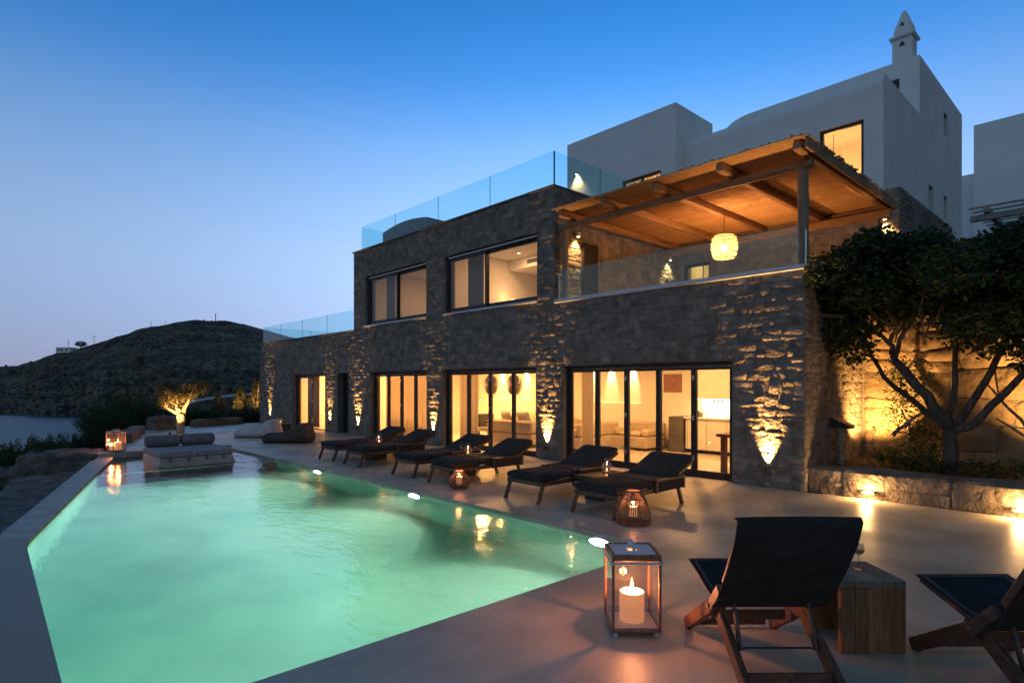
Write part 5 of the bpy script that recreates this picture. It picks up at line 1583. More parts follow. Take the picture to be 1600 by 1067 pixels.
M['wine'] = pm('pale_wine', (0.55, 0.30, 0.12), (0.6, 0.34, 0.14), rough=0.1)
def make_wineglass():
    t = root('wine_glass', (0, 0, 0), '', 'wine glass', 'stemmed wine glasses')
    m_ = MB(); m_.lathe([(0.0, 0.002), (0.034, 0.001), (0.034, 0.003), (0.006, 0.007), (0.0035, 0.02), (0.0035, 0.085), (0.012, 0.094)], (0, 0, 0), 18); m_.build('stem', M['vase'], t, smooth=True, ang=180)
    pr_ = [(0.012, 0.094), (0.032, 0.112), (0.038, 0.13), (0.034, 0.152), (0.027, 0.178)]
    m_ = MB(); m_.lathe(pr_ + [(r_ - 0.0016, z_) for r_, z_ in pr_[::-1]], (0, 0, 0), 20); m_.build('bowl', M['vase'], t, smooth=True, ang=180)
    m_ = MB(); m_.lathe([(0.0, 0.099), (0.028, 0.112), (0.0345, 0.127), (0.0, 0.127)], (0, 0, 0), 18); m_.build('wine', M['wine'], t, smooth=True)
    return t
proto = make_wineglass()
for i, (x, y, z, lab) in enumerate(((-9.03, 7.05, 0.371, 'wine glass left of the glass lantern on the middle side table'), (-8.80, 7.22, 0.371, 'wine glass right of the glass lantern on the middle side table'),
                                (-1.34, 4.44, 0.462, 'small stemmed glass alone on the wooden block table'))):
    put(proto if i == 0 else copy_tree(proto), (x, y, z), 0.0, lab)

# ================================================================== candles and lanterns
def make_candle():
    t = root('pillar_candle', (0, 0, 0), '', 'candle', 'lit pillar candles')
    m_ = MB(); m_.lathe([(0, 0), (0.083, 0), (0.086, 0.006), (0.086, 0.193), (0.082, 0.20), (0.06, 0.196), (0.0, 0.190)], (0, 0, 0), 28); m_.build('wax', M['wax'], t, smooth=True, ang=50)
    m_ = MB(); m_.tube([(0, 0, 0.19), (0.001, 0, 0.208)], 0.002, 5); m_.build('wick', M['alu'], t)
    m_ = MB(); m_.lathe([(0.001, 0.200), (0.009, 0.214), (0.012, 0.228), (0.010, 0.250), (0.005, 0.275), (0.0, 0.298)], (0, 0, 0), 12); m_.build('flame', M['flame'], t, smooth=True, ang=180)
    lamp('POINT', 'lamp', (0, 0, 0.242), 55, CANDLE, t, rad=0.022)
    return t
S = 0.335 / 2
def make_lantern():
    t = root('box_lantern', (0, 0, 0), '', 'lantern', 'copper framed box lanterns')
    for sx_ in (-1, 1):
        for sy_ in (-1, 1):
            m_ = MB(); m_.lathe([(0, 0), (0.014, 0), (0.014, 0.026), (0, 0.026)], (sx_ * (S - 0.03), sy_ * (S - 0.03), 0), 10); m_.build('foot', M['white_metal'], t, smooth=True)
            m_ = MB(); m_.box(sx_ * S - (0.018 if sx_ > 0 else 0), sx_ * S + (0.018 if sx_ < 0 else 0), sy_ * S - (0.018 if sy_ > 0 else 0), sy_ * S + (0.018 if sy_ < 0 else 0), 0.048, 0.512, 0.002)
            m_.build('corner_post', M['copper'], t)
    m_ = MB(); m_.box(-S, S, -S, S, 0.027, 0.047, 0.003); m_.build('base', M['copper'], t)
    m_ = MB(); m_.box(-S + 0.02, S - 0.02, -S + 0.02, S - 0.02, 0.0475, 0.056, 0.002)
    m_.build('floor_plate', M['white_metal'], t)
    for k in range(4):
        m_ = MB(); a_ = k * pi / 2; c_, s_ = cos(a_), sin(a_)
        m_.obox((s_ * (S - 0.009), -c_ * (S - 0.009), 0.2795), ((c_, s_, 0), (-s_, c_, 0), (0, 0, 1)), (S - 0.019, 0.002, 0.231)); m_.build('glass_pane', M['vase'], t)
    m_ = MB()
    for k in range(4):
        a_ = k * pi / 2; c_, s_ = cos(a_), sin(a_)
        m_.obox((s_ * (S + 0.004), -c_ * (S + 0.004), 0.497), ((c_, s_, 0), (-s_, c_, 0), (0, 0, 1)), (S + 0.009, 0.0035, 0.008), 0.001)
    m_.build('strap', M['white_metal'], t)
    m_ = MB()
    for k in range(4):
        a_ = k * pi / 2; c_, s_ = cos(a_), sin(a_)
        m_.obox((s_ * (S - 0.0125), -c_ * (S - 0.0125), 0.533), ((c_, s_, 0), (-s_, c_, 0), (0, 0, 1)), (S - (0 if k % 2 == 0 else 0.026), 0.0125, 0.020), 0.002)
    m_.build('lid_frame', M['copper'], t)
    m_ = MB()
    H_ = 0.06
    for k in range(4):      # lid sheet round a vent hole
        a_ = k * pi / 2; c_, s_ = cos(a_), sin(a_)
        w_ = S - 0.026
        m_.obox((s_ * (w_ + 0.03) / 2, -c_ * (w_ + 0.03) / 2, 0.546), ((c_, s_, 0), (-s_, c_, 0), (0, 0, 1)), (w_ if k % 2 == 0 else 0.03, (w_ - 0.03) / 2, 0.002))
    m_.build('lid', M['white_metal'], t)
    m_ = MB(); m_.box(-0.012, 0.012, -0.075, -0.072, 0.549, 0.602, 0.001); m_.box(-0.012, 0.012, 0.072, 0.075, 0.549, 0.602, 0.001); m_.box(-0.012, 0.012, -0.075, 0.075, 0.6025, 0.606, 0.001)
    m_.build('handle', M['white_metal'], t)
    return t
lan = make_lantern(); can = make_candle()
A1 = math.atan2(0.25, 0.23)
c0 = Vector((-2.46, 3.21, 0)) + (Vector((0.23, 0.25, 0)) + Vector((-0.27, 0.23, 0))) / 2
put(lan, c0, A1, 'large copper framed box lantern with a burning candle beside the pool corner')
put(can, c0 + Vector((-0.0, -0.0, 0.0565)), 0.0, 'thick burning candle in the large lantern beside the deckchair')
c1 = Vector((-17.15, 2.74, 0.085))
put(copy_tree(lan), c1, 0.35, 'copper framed box lantern with several candles on the far pool coping', 0.92)
def dimmer(o, e):
    for c_ in o.children:
        if c_.type == 'LIGHT': c_.data = c_.data.copy(); c_.data.energy = e
    return o
put(dimmer(copy_tree(can), 22), c1 + Vector((0.04, 0.03, 0.055)), 0.0, 'tallest candle in the lantern on the far pool coping', 0.9)
for dx, dy, sc, lab in ((-0.08, -0.08, 0.55, 'small candle at the left in the far lantern'), (-0.01, -0.10, 0.5, 'smallest candle in the middle of the far lantern')):
    put(dimmer(copy_tree(can), 7), c1 + Vector((dx, dy, 0.055)), 0.0, lab, sc)

def wicker(loc, prof, n, label, h_c):
    t = root('wicker_lantern', (0, 0, 0), label, 'lantern', 'rattan lanterns on the poolside paving')
    m_ = MB()
    for k in range(n):
        a_ = 2 * pi * k / n
        m_.tube([(r_ * cos(a_), r_ * sin(a_), z_) for r_, z_ in prof], 0.0058, 5)
    m_.build('cane_cage', M['wicker'], t, smooth=True)
    m_ = MB()
    for i in (0, len(prof) - 1): m_.ring((0, 0, prof[i][1]), prof[i][0], 0.009, 30, 6)
    for i in range(2, len(prof) - 1, 2): m_.ring((0, 0, prof[i][1]), prof[i][0] + 0.003, 0.004, 30, 5)
    m_.build('binding_ring', M['wicker'], t, smooth=True)
    m_ = MB(); m_.lathe([(0, 0.012), (prof[0][0] - 0.008, 0.012), (prof[0][0] - 0.008, 0.022), (0, 0.022)], (0, 0, 0), 24); m_.build('base', M['teak'], t)
    m_ = MB(); m_.lathe([(0.055, 0.07), (0.062, 0.08), (0.062, 0.27), (0.059, 0.27), (0.058, 0.082), (0.0, 0.08)], (0, 0, 0), 18); m_.build('glass_cup', M['vase'], t, smooth=True, ang=60)
    m_ = MB()
    for k in range(3):
        a_ = 2 * pi * k / 3; m_.tube([(0.058 * cos(a_), 0.058 * sin(a_), 0.023), (0.058 * cos(a_), 0.058 * sin(a_), 0.08)], 0.005, 5)
    m_.build('cup_stand', M['alu'], t)
    t.location = loc
    o = copy_tree(can); put(o, Vector(loc) + Vector((0, 0, 0.083)), 0.0, h_c, 0.62)
    for c_ in o.children:
        if c_.type == 'LIGHT': c_.data = c_.data.copy(); c_.data.energy = 9
    return t
wicker((-4.34, 6.07, 0.0), [(0.20, 0.012), (0.212, 0.04), (0.205, 0.12), (0.18, 0.22), (0.145, 0.31), (0.11, 0.375), (0.092, 0.40)], 46, 'tall tapered rattan lantern at the foot of the nearest lounger', 'candle inside the tall rattan lantern')
wicker((-7.72, 5.98, 0.0), [(0.11, 0.012), (0.155, 0.06), (0.172, 0.12), (0.16, 0.18), (0.12, 0.24), (0.085, 0.275), (0.08, 0.29)], 34, 'small bulging rattan lantern at the pool edge by the middle loungers', 'candle inside the small rattan lantern')

# ================================================================== deckchairs
def make_deckchair():
    t = root('deckchair', (0, 0, 0), '', 'deckchair', 'low folding deckchairs')
    w = 0.318
    for s_ in (-1, 1):
        x = s_ * (w - 0.02)
        m_ = MB(); m_.bar((x, 0.0, 0.022), (x, 0.50, 0.33), 0.042, 0.088, 0.006, up=(0, 0, 1)); m_.build('leg', M['teak_red'], t)
        m_ = MB(); m_.bar((x - s_ * 0.038, 0.42, 0.375), (x - s_ * 0.038, 0.98, 0.022), 0.042, 0.088, 0.006); m_.build('leg', M['teak_red'], t)
        m_ = MB(); m_.bar((x - s_ * 0.038, 0.03, 0.462), (x - s_ * 0.038, 0.60, 0.335), 0.032, 0.05, 0.006); m_.build('seat_rail', M['teak_red'], t)
        m_ = MB(); m_.bar((x, 0.47, 0.30), (x, 0.66, 0.485), 0.036, 0.075, 0.006); m_.build('backrest_rail', M['teak_red'], t)
        m_ = MB(); m_.bar((x - s_ * 0.012, 0.70, 0.53), (x - s_ * 0.012, 0.965, 0.95), 0.032, 0.05, 0.006); m_.build('backrest_rail', M['teak_red'], t)
        m_ = MB(); m_.bar((x - s_ * 0.078, 0.64, 0.45), (x - s_ * 0.078, 0.76, 0.165), 0.018, 0.034, 0.003); m_.build('strut', M['teak'], t)
        m_ = MB(); m_.lathe([(0, -0.03), (0.011, -0.03), (0.011, 0.03), (0, 0.03)], (0, 0, 0), 8)
        m_.v = [(x + z_, 0.50 + x_, 0.335 + y_) for x_, y_, z_ in m_.v]; m_.build('bolt', M['steel'], t)
    for p, h_, nm in (((0.035, 0.05), 0.045, 'crossrail'), ((0.33, 0.21), 0.06, 'crossrail'), ((0.90, 0.068), 0.07, 'crossrail')):
        m_ = MB(); m_.bar((-(w - 0.08), p[0], p[1]), (w - 0.08, p[0], p[1]), 0.028, h_, 0.004); m_.build(nm, M['teak_red'], t)
    m_ = MB(); m_.tube([(-w + 0.05, 0.745, 0.175), (w - 0.05, 0.745, 0.175)], 0.007, 8); m_.build('tie_rod', M['alu'], t)
    m_ = MB(); m_.tube([(-w + 0.03, 0.04, 0.478), (w - 0.03, 0.04, 0.478)], 0.014, 8); m_.build('sling_rod', M['teak_red'], t); m_ = MB(); m_.tube([(-w + 0.0, 0.985, 0.955), (w, 0.985, 0.955)], 0.014, 8); m_.build('sling_rod', M['teak_red'], t)
    # slings, a few millimetres thick, sagging between the rails
    def sling(prof, sag, name, mat_, wid):
        mb_ = MB(); n1, n2 = 13, 15
        def at(b_):
            f_ = b_ * (len(prof) - 1); i = min(len(prof) - 2, int(f_)); k = f_ - i
            return Vector((0, prof[i][0] + (prof[i + 1][0] - prof[i][0]) * k, prof[i][1] + (prof[i + 1][1] - prof[i][1]) * k))
        for off in (0.0, -0.006):
            def fn(a_, b_):
                p = at(b_); d = (at(min(1, b_ + .02)) - at(max(0, b_ - .02))).normalized(); nn = Vector((1, 0, 0)).cross(d)
                x = (a_ - 0.5) * 2
                return tuple(p + Vector((x * wid, 0, 0)) + nn * (off - sag * (1 - x * x) * sin(pi * min(1, max(0, b_)))))
            mb_.grid(fn, n1, n2)
        N = n1 * n2
        for i in range(n1 - 1):
            mb_.f.append((i, i + 1, N + i + 1, N + i)); q = (n2 - 1) * n1; mb_.f.append((q + i, q + i + 1, N + q + i + 1, N + q + i))
        for j in range(n2 - 1):
            mb_.f.append((j * n1, (j + 1) * n1, N + (j + 1) * n1, N + j * n1)); q = n1 - 1; mb_.f.append((j * n1 + q, (j + 1) * n1 + q, N + (j + 1) * n1 + q, N + j * n1 + q))
        mb_.build(name, mat_, t, smooth=True, ang=50)
    sling([(0.02, 0.485), (0.20, 0.455), (0.40, 0.408), (0.60, 0.385)], 0.03, 'seat_sling', M['navy'], w - 0.022)
    sling([(0.615, 0.37), (0.69, 0.432), (0.785, 0.555), (0.88, 0.69), (0.97, 0.84), (1.015, 0.965), (1.0, 0.985), (0.975, 0.972)], 0.012, 'backrest_sling', M['sling'], w + 0.02)
    return t
dc = make_deckchair()
AB = math.atan2(-0.738, -0.675)
put(dc, (-2.025, 3.975, 0), AB, 'dark deckchair seen from behind between the lantern and block table')
put(copy_tree(dc), (-0.845, 4.735, 0), AB, 'dark deckchair cut off at the right edge, right of the block table')

# waterfall block table of thick planks
bt = root('block_table', (-1.33, 4.08, 0), 'thick weathered wooden waterfall table between the two deckchairs', 'table', None, math.atan2(0.30, 0.28))
ORG[bt.name] = Vector((0, 0, 0))
TW, TD, TH, TT = 0.41, 0.43, 0.461, 0.045
ws = [0, 0.088, 0.165, 0.262, 0.335, TW]
for a, b in zip(ws, ws[1:]):
    for y0_ in (0.0, TD - TT):
        m_ = MB(); e_ = R.uniform(-0.0015, 0.0015); m_.box(a + 0.0007, b - 0.0007, y0_ + e_, y0_ + TT + e_, 0.0, TH - TT - 0.0005, 0.003); m_.build('plank', M['block_wood'], bt)
    m_ = MB(); m_.box(a + 0.0007, b - 0.0007, -0.001, TD + 0.001, TH - TT, TH + R.uniform(-0.001, 0.001), 0.003); m_.build('plank', M['block_wood_top'], bt)

# ================================================================== daybed, bean bags
db = root('daybed', (-15.0, 3.8, -0.16), 'grey double daybed standing in the shallow end of the pool', 'daybed')
X0, X1, Y0, Y1 = -15.95, -14.33, 3.02, 4.60
m_ = MB(); m_.add([(X0, Y0 + 0.02, -0.159), (X1 + 0.03, Y0, -0.159), (X1 + 0.03, Y1 + 0.02, -0.159), (X0, Y1, -0.159), (X0, Y0 + 0.07, 0.13), (X1 - 0.02, Y0 + 0.07, 0.13), (X1 - 0.02, Y1 - 0.06, 0.13), (X0, Y1 - 0.06, 0.13)],
        [(0, 3, 2, 1), (4, 5, 6, 7), (0, 1, 5, 4), (1, 2, 6, 5), (2, 3, 7, 6), (3, 0, 4, 7)]); m_.build('plinth', M['plinth'], db)
ym = (Y0 + Y1) / 2
for a, b in ((Y0 + 0.05, ym - 0.004), (ym + 0.004, Y1 - 0.04)):
    m_ = MB(); m_.box(X0 + 0.02, X1, a, b, 0.132, 0.265, 0.025); m_.build('mattress', M['fabric_grey'], db, smooth=True, ang=30)
    m_ = MB(); L_ = b - a - 0.02
    def bol(a_, b_):
        th_ = a_ * 2 * pi; k = min(1, min(b_, 1 - b_) * 10); k = math.sqrt(max(0, 1 - (1 - k) ** 2)) * 0.25 + 0.75
        return (X0 + 0.17 + 0.155 * k * cos(th_), a + 0.01 + L_ * b_, 0.267 + 0.135 + 0.135 * k * sin(th_))
    m_.grid(bol, 20, 18, close_u=True); m_.f.append(tuple(range(20))); m_.f.append(tuple(17 * 20 + k for k in range(20)))
    m_.build('bolster', M['fabric_mid'], db, smooth=True, ang=60)
m_ = MB()
for y in (Y0 + 0.25, ym - 0.18, ym + 0.18, Y1 - 0.25): m_.box(X1 - 0.015, X1 + 0.014, y - 0.02, y + 0.02, 0.05, 0.155, 0.004)
m_.build('strap', M['fabric_mid'], db)

def beanbag(loc, rz, label, mat_, L=1.42, W=0.86):
    m_ = MB()
    n1, n2 = 36, 40
    def fn(a_, b_):
        u = b_
        toe = math.sqrt(max(0, 1 - (1 - min(1, u * 5)) ** 2)); head = math.sqrt(max(0, 1 - (1 - min(1, (1 - u) * 12)) ** 2))
        wd = W / 2 * (0.35 + 0.65 * toe) * (0.45 + 0.55 * head) * (1 - 0.12 * sstep(0.6, 1, u))
        top = 0.28 * (0.55 + 0.45 * toe) + 0.012 * sin(u * 9) + 0.31 * sstep(0.25, 1.0, u)
        bot = 0.0 + 0.12 * max(0, (u - 0.93) / 0.07) ** 2
        th_ = a_ * 2 * pi; c_, s_ = cos(th_), sin(th_)
        x = wd * (abs(c_) ** 0.7) * (1 if c_ > 0 else -1)
        k = (abs(s_) ** 0.75) * (1 if s_ > 0 else -1)
        z = bot + (top - bot) * (0.5 + 0.5 * k)
        wr_ = 0.012 * noise.noise(Vector((x * 5, u * 9, z * 6 + rz)))
        return (x + wr_, L * u - 0.1 * k * sstep(0.7, 1, u), max(0.0, z + wr_ * 1.2))
    m_.grid(fn, n1, n2, close_u=True); m_.f.append(tuple(range(n1))); m_.f.append(tuple((n2 - 1) * n1 + k for k in range(n1)))
    t = root('bean_bag', (0, 0, 0), label, 'bean bag', 'lounging bean bags')
    m_.build('cover', mat_, t, smooth=True, ang=180)
    m_ = MB(); m_.tube([(x_, L * 0.985, 0.30 + 0.02 * sin(k)) for k, x_ in enumerate(np.linspace(-0.10, 0.10, 5))], 0.012, 6); m_.build('handle', mat_, t, smooth=True)
    t.location = loc; t.rotation_euler = (0, 0, rz)
beanbag((-18.05, 6.66, 0), math.atan2(-0.76, 0.645), 'taupe bean bag nearer the house with its back raised', M['fabric_dark'])
beanbag((-20.55, 6.66, 0), math.atan2(-0.76, 0.645), 'pale grey bean bag beside the taupe one', M['fabric_pale'])
bk = root('coffee_table', (-21.75, 8.55, 0), 'low black block table behind the bean bags', 'table')
m_ = MB(); m_.box(-22.05, -21.45, 8.25, 8.85, 0.0, 0.265, 0.01); m_.build('base', M['blackwood'], bk)
m_ = MB(); m_.box(-22.07, -21.43, 8.23, 8.87, 0.266, 0.30, 0.006); m_.build('tabletop', M['blackwood'], bk)
# ================================================================== planter, retaining wall, trees
pw_ = root('planter_wall', (0, 10.0, 0), 'low rough stone planter wall below the big tree', 'planter wall')
mb = MB(); mb.box(-3.72, 7.0, 9.94, 10.36, 0.0, 0.395)
core = mb.build('core', M['mortar'], pw_)
rr = random.Random(31)
jobs = []
pf = lambda u, z, d: (u, 9.94 - d, z)
for poly in masonry(-3.74, 7.0, [0, 0.19, 0.405], [], (0.35, 0.85), 41, split=0.3): jobs.append((poly, pf, 0.004, 0.022, core))
build_stones(jobs, core, M['planter'], limit=60, seed=3, tilt=0.07)
mb = MB()
def capg(a_, b_):
    x = -3.74 + a_ * 10.74; t = (b_ - 0.5) * 2
    z = 0.405 + 0.035 * noise.noise(Vector((x * 1.3, 3, 0))) + 0.03 * math.sqrt(max(0, 1 - t * t)) + 0.012 * noise.noise(Vector((x * 5, b_ * 3, 1)))
    if b_ in (0.0, 1.0): z = 0.37
    return (x, 10.15 + t * 0.235, z)
mb.grid(capg, 180, 11); mb.build('cap', M['planter'], pw_, smooth=True, ang=180)
mb = MB(); mb.grid(lambda a_, b_: (-3.74 + a_ * 10.7, 10.34 + b_ * 2.4, 0.36 + 0.06 * noise.noise(Vector((a_ * 12, b_ * 4, 2)))), 60, 16)
structure(mb.build('planter_soil', M['soil'], smooth=True, ang=180))

rw = root('retaining_wall', (0, 12.7, 0), 'tall retaining wall of big rough stones behind the tree', 'retaining wall')
mb = MB(); mb.box(-3.74, 8.0, 12.6, 13.3, 0.0, 3.2)
core = mb.build('core', M['mortar'], rw)
rr = random.Random(32)
jobs = []
pf = lambda u, z, d: (u, 12.6 - d, z)
for poly in masonry(-3.70, 8.0, lev(0.2, 3.2, 7, rr, 0.06), [], (0.4, 1.15), 43, jit=0.06, split=0.35): jobs.append((poly, pf, 0.01, 0.045, core))
build_stones(jobs, core, M['bigrock'], limit=80, seed=6, gap=0.006, chop=0.06, tilt=0.06)

# post with slanting cap against the villa side
pd = root('garden_post', (-3.60, 11.0, 0.36), 'post with a slanting dark cap beside the villa side wall', 'post')
mb = MB(); mb.tube([(-3.60, 11.0, 0.30), (-3.60, 11.0, 0.75), (-3.60, 11.0, 0.98)], [0.045, 0.05, 0.085], 12); mb.build('stem', M['bark_pale'], pd, smooth=True)
mb = MB()
q = [(-3.74, 10.88), (-3.42, 10.88), (-3.42, 11.14), (-3.74, 11.14)]
mb.add([(x, y, 1.0 + (x + 3.74) * -0.10) for x, y in q] + [(x, y, 1.16 + (x + 3.74) * -0.42) for x, y in q], [(0, 1, 2, 3), (4, 5, 6, 7), (0, 1, 5, 4), (1, 2, 6, 5), (2, 3, 7, 6), (3, 0, 4, 7)])
mb.build('cap', M['blackwood'], pd)
# water spout
sp = root('waterspout', (-3.7, 10.4, 2.9), 'pale half round waterspout jutting from the villa side wall', 'waterspout')
mb = MB()
mb.grid(lambda a_, b_: (-3.74 + 0.36 * b_, 10.55 + 0.075 * cos(pi * (1 + a_)), 2.90 - 0.06 * b_ + 0.075 * sin(pi * (1 + a_))), 10, 3)
k0 = len(mb.v); mb.grid(lambda a_, b_: (-3.74 + 0.36 * b_, 10.55 + 0.06 * cos(pi * (1 + a_)), 2.90 - 0.06 * b_ + 0.06 * sin(pi * (1 + a_))), 10, 3)
mb.build('channel', M['planter'], sp, smooth=True, ang=60)

def bed_lamp(loc, aim, label, power, size=95):
    t = root('garden_spotlight', loc, label, 'spotlight', 'garden spotlights')
    L = Vector(loc); d = Vector(aim).normalized()
    mb_ = MB(); mb_.tube([L - d * 0.12, L - d * 0.02], 0.04, 12); mb_.build('housing', M['alu'], t, smooth=True)
    mb_ = MB(); mb_.tube([(L.x, L.y, L.z - 0.35), L - d * 0.1], 0.012, 6); mb_.build('stake', M['alu'], t)
    mb_ = MB(); q_ = d.to_track_quat('Z', 'Y'); mb_.add([tuple(L - d * 0.018 + q_ @ Vector((0.036 * cos(k * pi / 6), 0.036 * sin(k * pi / 6), 0))) for k in range(12)], [tuple(range(12))]); mb_.build('lens', M['lens'], t)
    lamp('SPOT', 'lamp', L + d * 0.02, power, (1.0, 0.49, 0.135), t, d, size=size, blend=0.9, rad=0.03)
bed_lamp((-3.2, 11.8, 0.50), (-0.28, 0.50, 1.0), 'garden spotlight hidden by shrubs left of the tree trunk', 620, 105)
bed_lamp((-0.75, 11.75, 0.62), (-0.05, 0.60, 0.75), 'garden spotlight right of the tree trunk', 620, 105)

# ---- the big tree
tree = root('broadleaf_tree', (-2.1, 11.0, 0.36), 'big dark broadleaf tree growing from the planter at the right', 'tree')
rt_ = random.Random(77)
mb = MB()
T0 = Vector((-2.08, 11.0, 0.30))
fork = Vector((-2.07, 11.0, 1.02))
limb(mb, [T0, (-2.06, 11.0, 0.65), fork], 0.115, 0.095, 12, 0.012, rt_)
A_ = Vector((-2.80, 11.0, 2.10)); 
limb(mb, [fork, (-2.36, 10.98, 1.55), A_], 0.09, 0.062, 10, 0.02, rt_)
limb(mb, [A_, (-2.86, 11.0, 2.42), (-3.25, 10.95, 2.72), (-3.75, 10.9, 3.1)], 0.045, 0.016, 8, 0.03, rt_)
limb(mb, [A_, (-2.72, 11.0, 2.45), (-2.55, 11.05, 2.8), (-2.5, 11.1, 3.4)], 0.042, 0.016, 8, 0.02, rt_)
limb(mb, [(-2.86, 11.0, 2.42), (-2.74, 10.9, 2.68), (-2.95, 10.8, 3.05)], 0.038, 0.015, 7, 0.015, rt_)
limb(mb, [fork, (-2.5, 11.2, 1.35), (-3.05, 11.35, 1.85), (-3.3, 11.4, 2.4)], 0.06, 0.025, 8, 0.02, rt_)
limb(mb, [fork, (-2.05, 11.1, 1.7), (-2.0, 11.2, 2.6), (-1.9, 11.3, 3.4)], 0.055, 0.02, 8, 0.03, rt_)
limb(mb, [fork, (-1.75, 11.0, 1.55), (-1.35, 11.0, 2.4), (-1.0, 11.1, 3.3)], 0.068, 0.022, 8, 0.03, rt_)
limb(mb, [(-2.05, 11.0, 0.98), (-1.75, 10.95, 1.15), (-1.20, 10.9, 1.85), (-0.5, 10.9, 2.6), (0.2, 11.0, 3.3)], 0.068, 0.022, 8, 0.03, rt_)
limb(mb, [(-1.2, 10.9, 1.85), (-0.6, 11.2, 2.1), (0.3, 11.4, 2.6)], 0.035, 0.015, 7, 0.03, rt_)
for k in range(70):
    x = rt_.uniform(-3.7, 0.8); p = Vector((x, rt_.uniform(10.5, 11.6), rt_.uniform(2.4, 2.9)))
    limb(mb, [p, p + Vector((rt_.uniform(-.4, .3), rt_.uniform(-.4, .4), rt_.uniform(0.25, 0.6))), p + Vector((rt_.uniform(-.8, .5), rt_.uniform(-.6, .6), rt_.uniform(0.6, 1.1)))], 0.016, 0.006, 5, 0.03, rt_)
mb.build('trunk', M['bark'], tree, smooth=True, ang=180)
pts = []
cl = []
for k in range(190):
    x = rt_.uniform(-3.75, 2.2)
    top = 3.78 + 0.22 * sin(x * 1.9 + 1) + (0.10 if x > -1.5 else 0) - max(0, (-3.1 - x)) * 0.35
    bot = 2.72 - max(0, x + 2.3) * 0.22
    if x < -2.2: bot = 3.0
    cl.append((x, 11.0 + rt_.gauss(0, 0.55), rt_.uniform(max(bot, 1.9), top), rt_.uniform(0.26, 0.48)))
for x, z in ((-3.85, 3.45), (-3.95, 3.3), (-3.75, 3.6), (-3.4, 3.72), (-2.95, 3.95), (-2.4, 3.92), (-3.55, 3.15), (-3.2, 2.75), (-3.45, 2.55), (-3.35, 2.3), (-3.6, 2.75), (-1.5, 2.35), (-1.0, 2.15), (-0.6, 2.0), (-1.9, 2.5), (-2.3, 3.0)):
    cl.append((x, 10.75 + rt_.gauss(0, 0.2), z, 0.33))
for x, y, z, r_ in cl:
    pts += ell_pts((x, y, z), (r_ * 1.15, r_ * 1.1, r_ * 0.8), int(430 * (r_ / 0.36) ** 2), rt_, 0.3)
mb = MB(); leaf_cloud(mb, pts, 0.095, rt_, 0.15, 1.6); mb.build('crown', M['leaf'], tree, recalc=False)

# ---- shrubs and thin stems in the bed
def stem_shrub(base, stems, leaves, label, mat_l, rl, size=0.05, cat='shrub', bark=None, grp=None):
    t = root('shrub', base, label, cat, grp)
    mb_ = MB()
    for s_ in stems: limb(mb_, s_, 0.038, 0.012, 7, 0.02, rl)
    if stems: mb_.build('stem', bark or M['bark_pale'], t, smooth=True, ang=180)
    P_ = []
    for c, r, n in leaves: P_ += ell_pts(c, r, n, rl, 0.2)
    mb_ = MB(); leaf_cloud(mb_, P_, size, rl, 0.1, 1.9); mb_.build('foliage', mat_l, t, recalc=False)
    return t
rl = random.Random(8)
stem_shrub((-2.95, 11.9, 0.36), [[(-2.92, 12.15, 0.35), (-2.86, 12.15, 0.9), (-3.02, 12.2, 1.35), (-2.98, 12.2, 1.85), (-2.75, 12.1, 2.2)], [(-2.98, 12.0, 1.3), (-2.7, 11.9, 1.55), (-2.45, 11.9, 1.9)], [(-3.0, 11.7, 0.85), (-2.7, 11.7, 1.15), (-2.25, 11.8, 1.4)]],
           [((-2.85, 11.95, 1.9), (0.5, 0.3, 0.35), 420), ((-3.05, 11.8, 1.1), (0.3, 0.22, 0.35), 160), ((-2.55, 11.7, 1.0), (0.3, 0.25, 0.3), 160), ((-2.70, 11.95, 1.25), (0.45, 0.2, 0.45), 650), ((-2.55, 11.75, 0.80), (0.45, 0.25, 0.35), 600), ((-3.05, 12.1, 1.7), (0.3, 0.15, 0.3), 250), ((-2.65, 11.3, 0.55), (0.55, 0.4, 0.22), 700), ((-3.05, 11.3, 0.5), (0.3, 0.3, 0.15), 160)],
           'lit shrub with pale twisted stems left of the tree trunk', M['leaf_shrub'], rl, 0.06)
stem_shrub((-0.95, 11.6, 0.36), [[(-0.95, 11.5, 0.35), (-1.1, 11.55, 0.9), (-1.45, 11.65, 1.35), (-1.75, 11.7, 1.75)], [(-0.88, 11.5, 0.35), (-1.18, 11.6, 0.85), (-1.62, 11.65, 1.2)], [(-1.1, 11.55, 0.9), (-1.25, 11.7, 1.5), (-1.3, 11.7, 2.2)]],
           [((-1.45, 11.1, 0.50), (0.45, 0.3, 0.18), 420), ((-1.1, 11.0, 0.5), (0.3, 0.3, 0.14), 200)],
           'leaning pale stems over a low shrub at the right edge of the bed', M['leaf_shrub'], rl, 0.055)
for x, y, r_, lab in ((-2.35, 10.75, 0.3, 'low dark plant at the left foot of the tree trunk'), (-1.72, 10.8, 0.3, 'low dark plant at the right foot of the tree trunk')):
    stem_shrub((x, y, 0.36), [], [((x, y, 0.48), (r_ * 1.3, r_, 0.16), 420)], lab, M['leaf'], rl, 0.06)

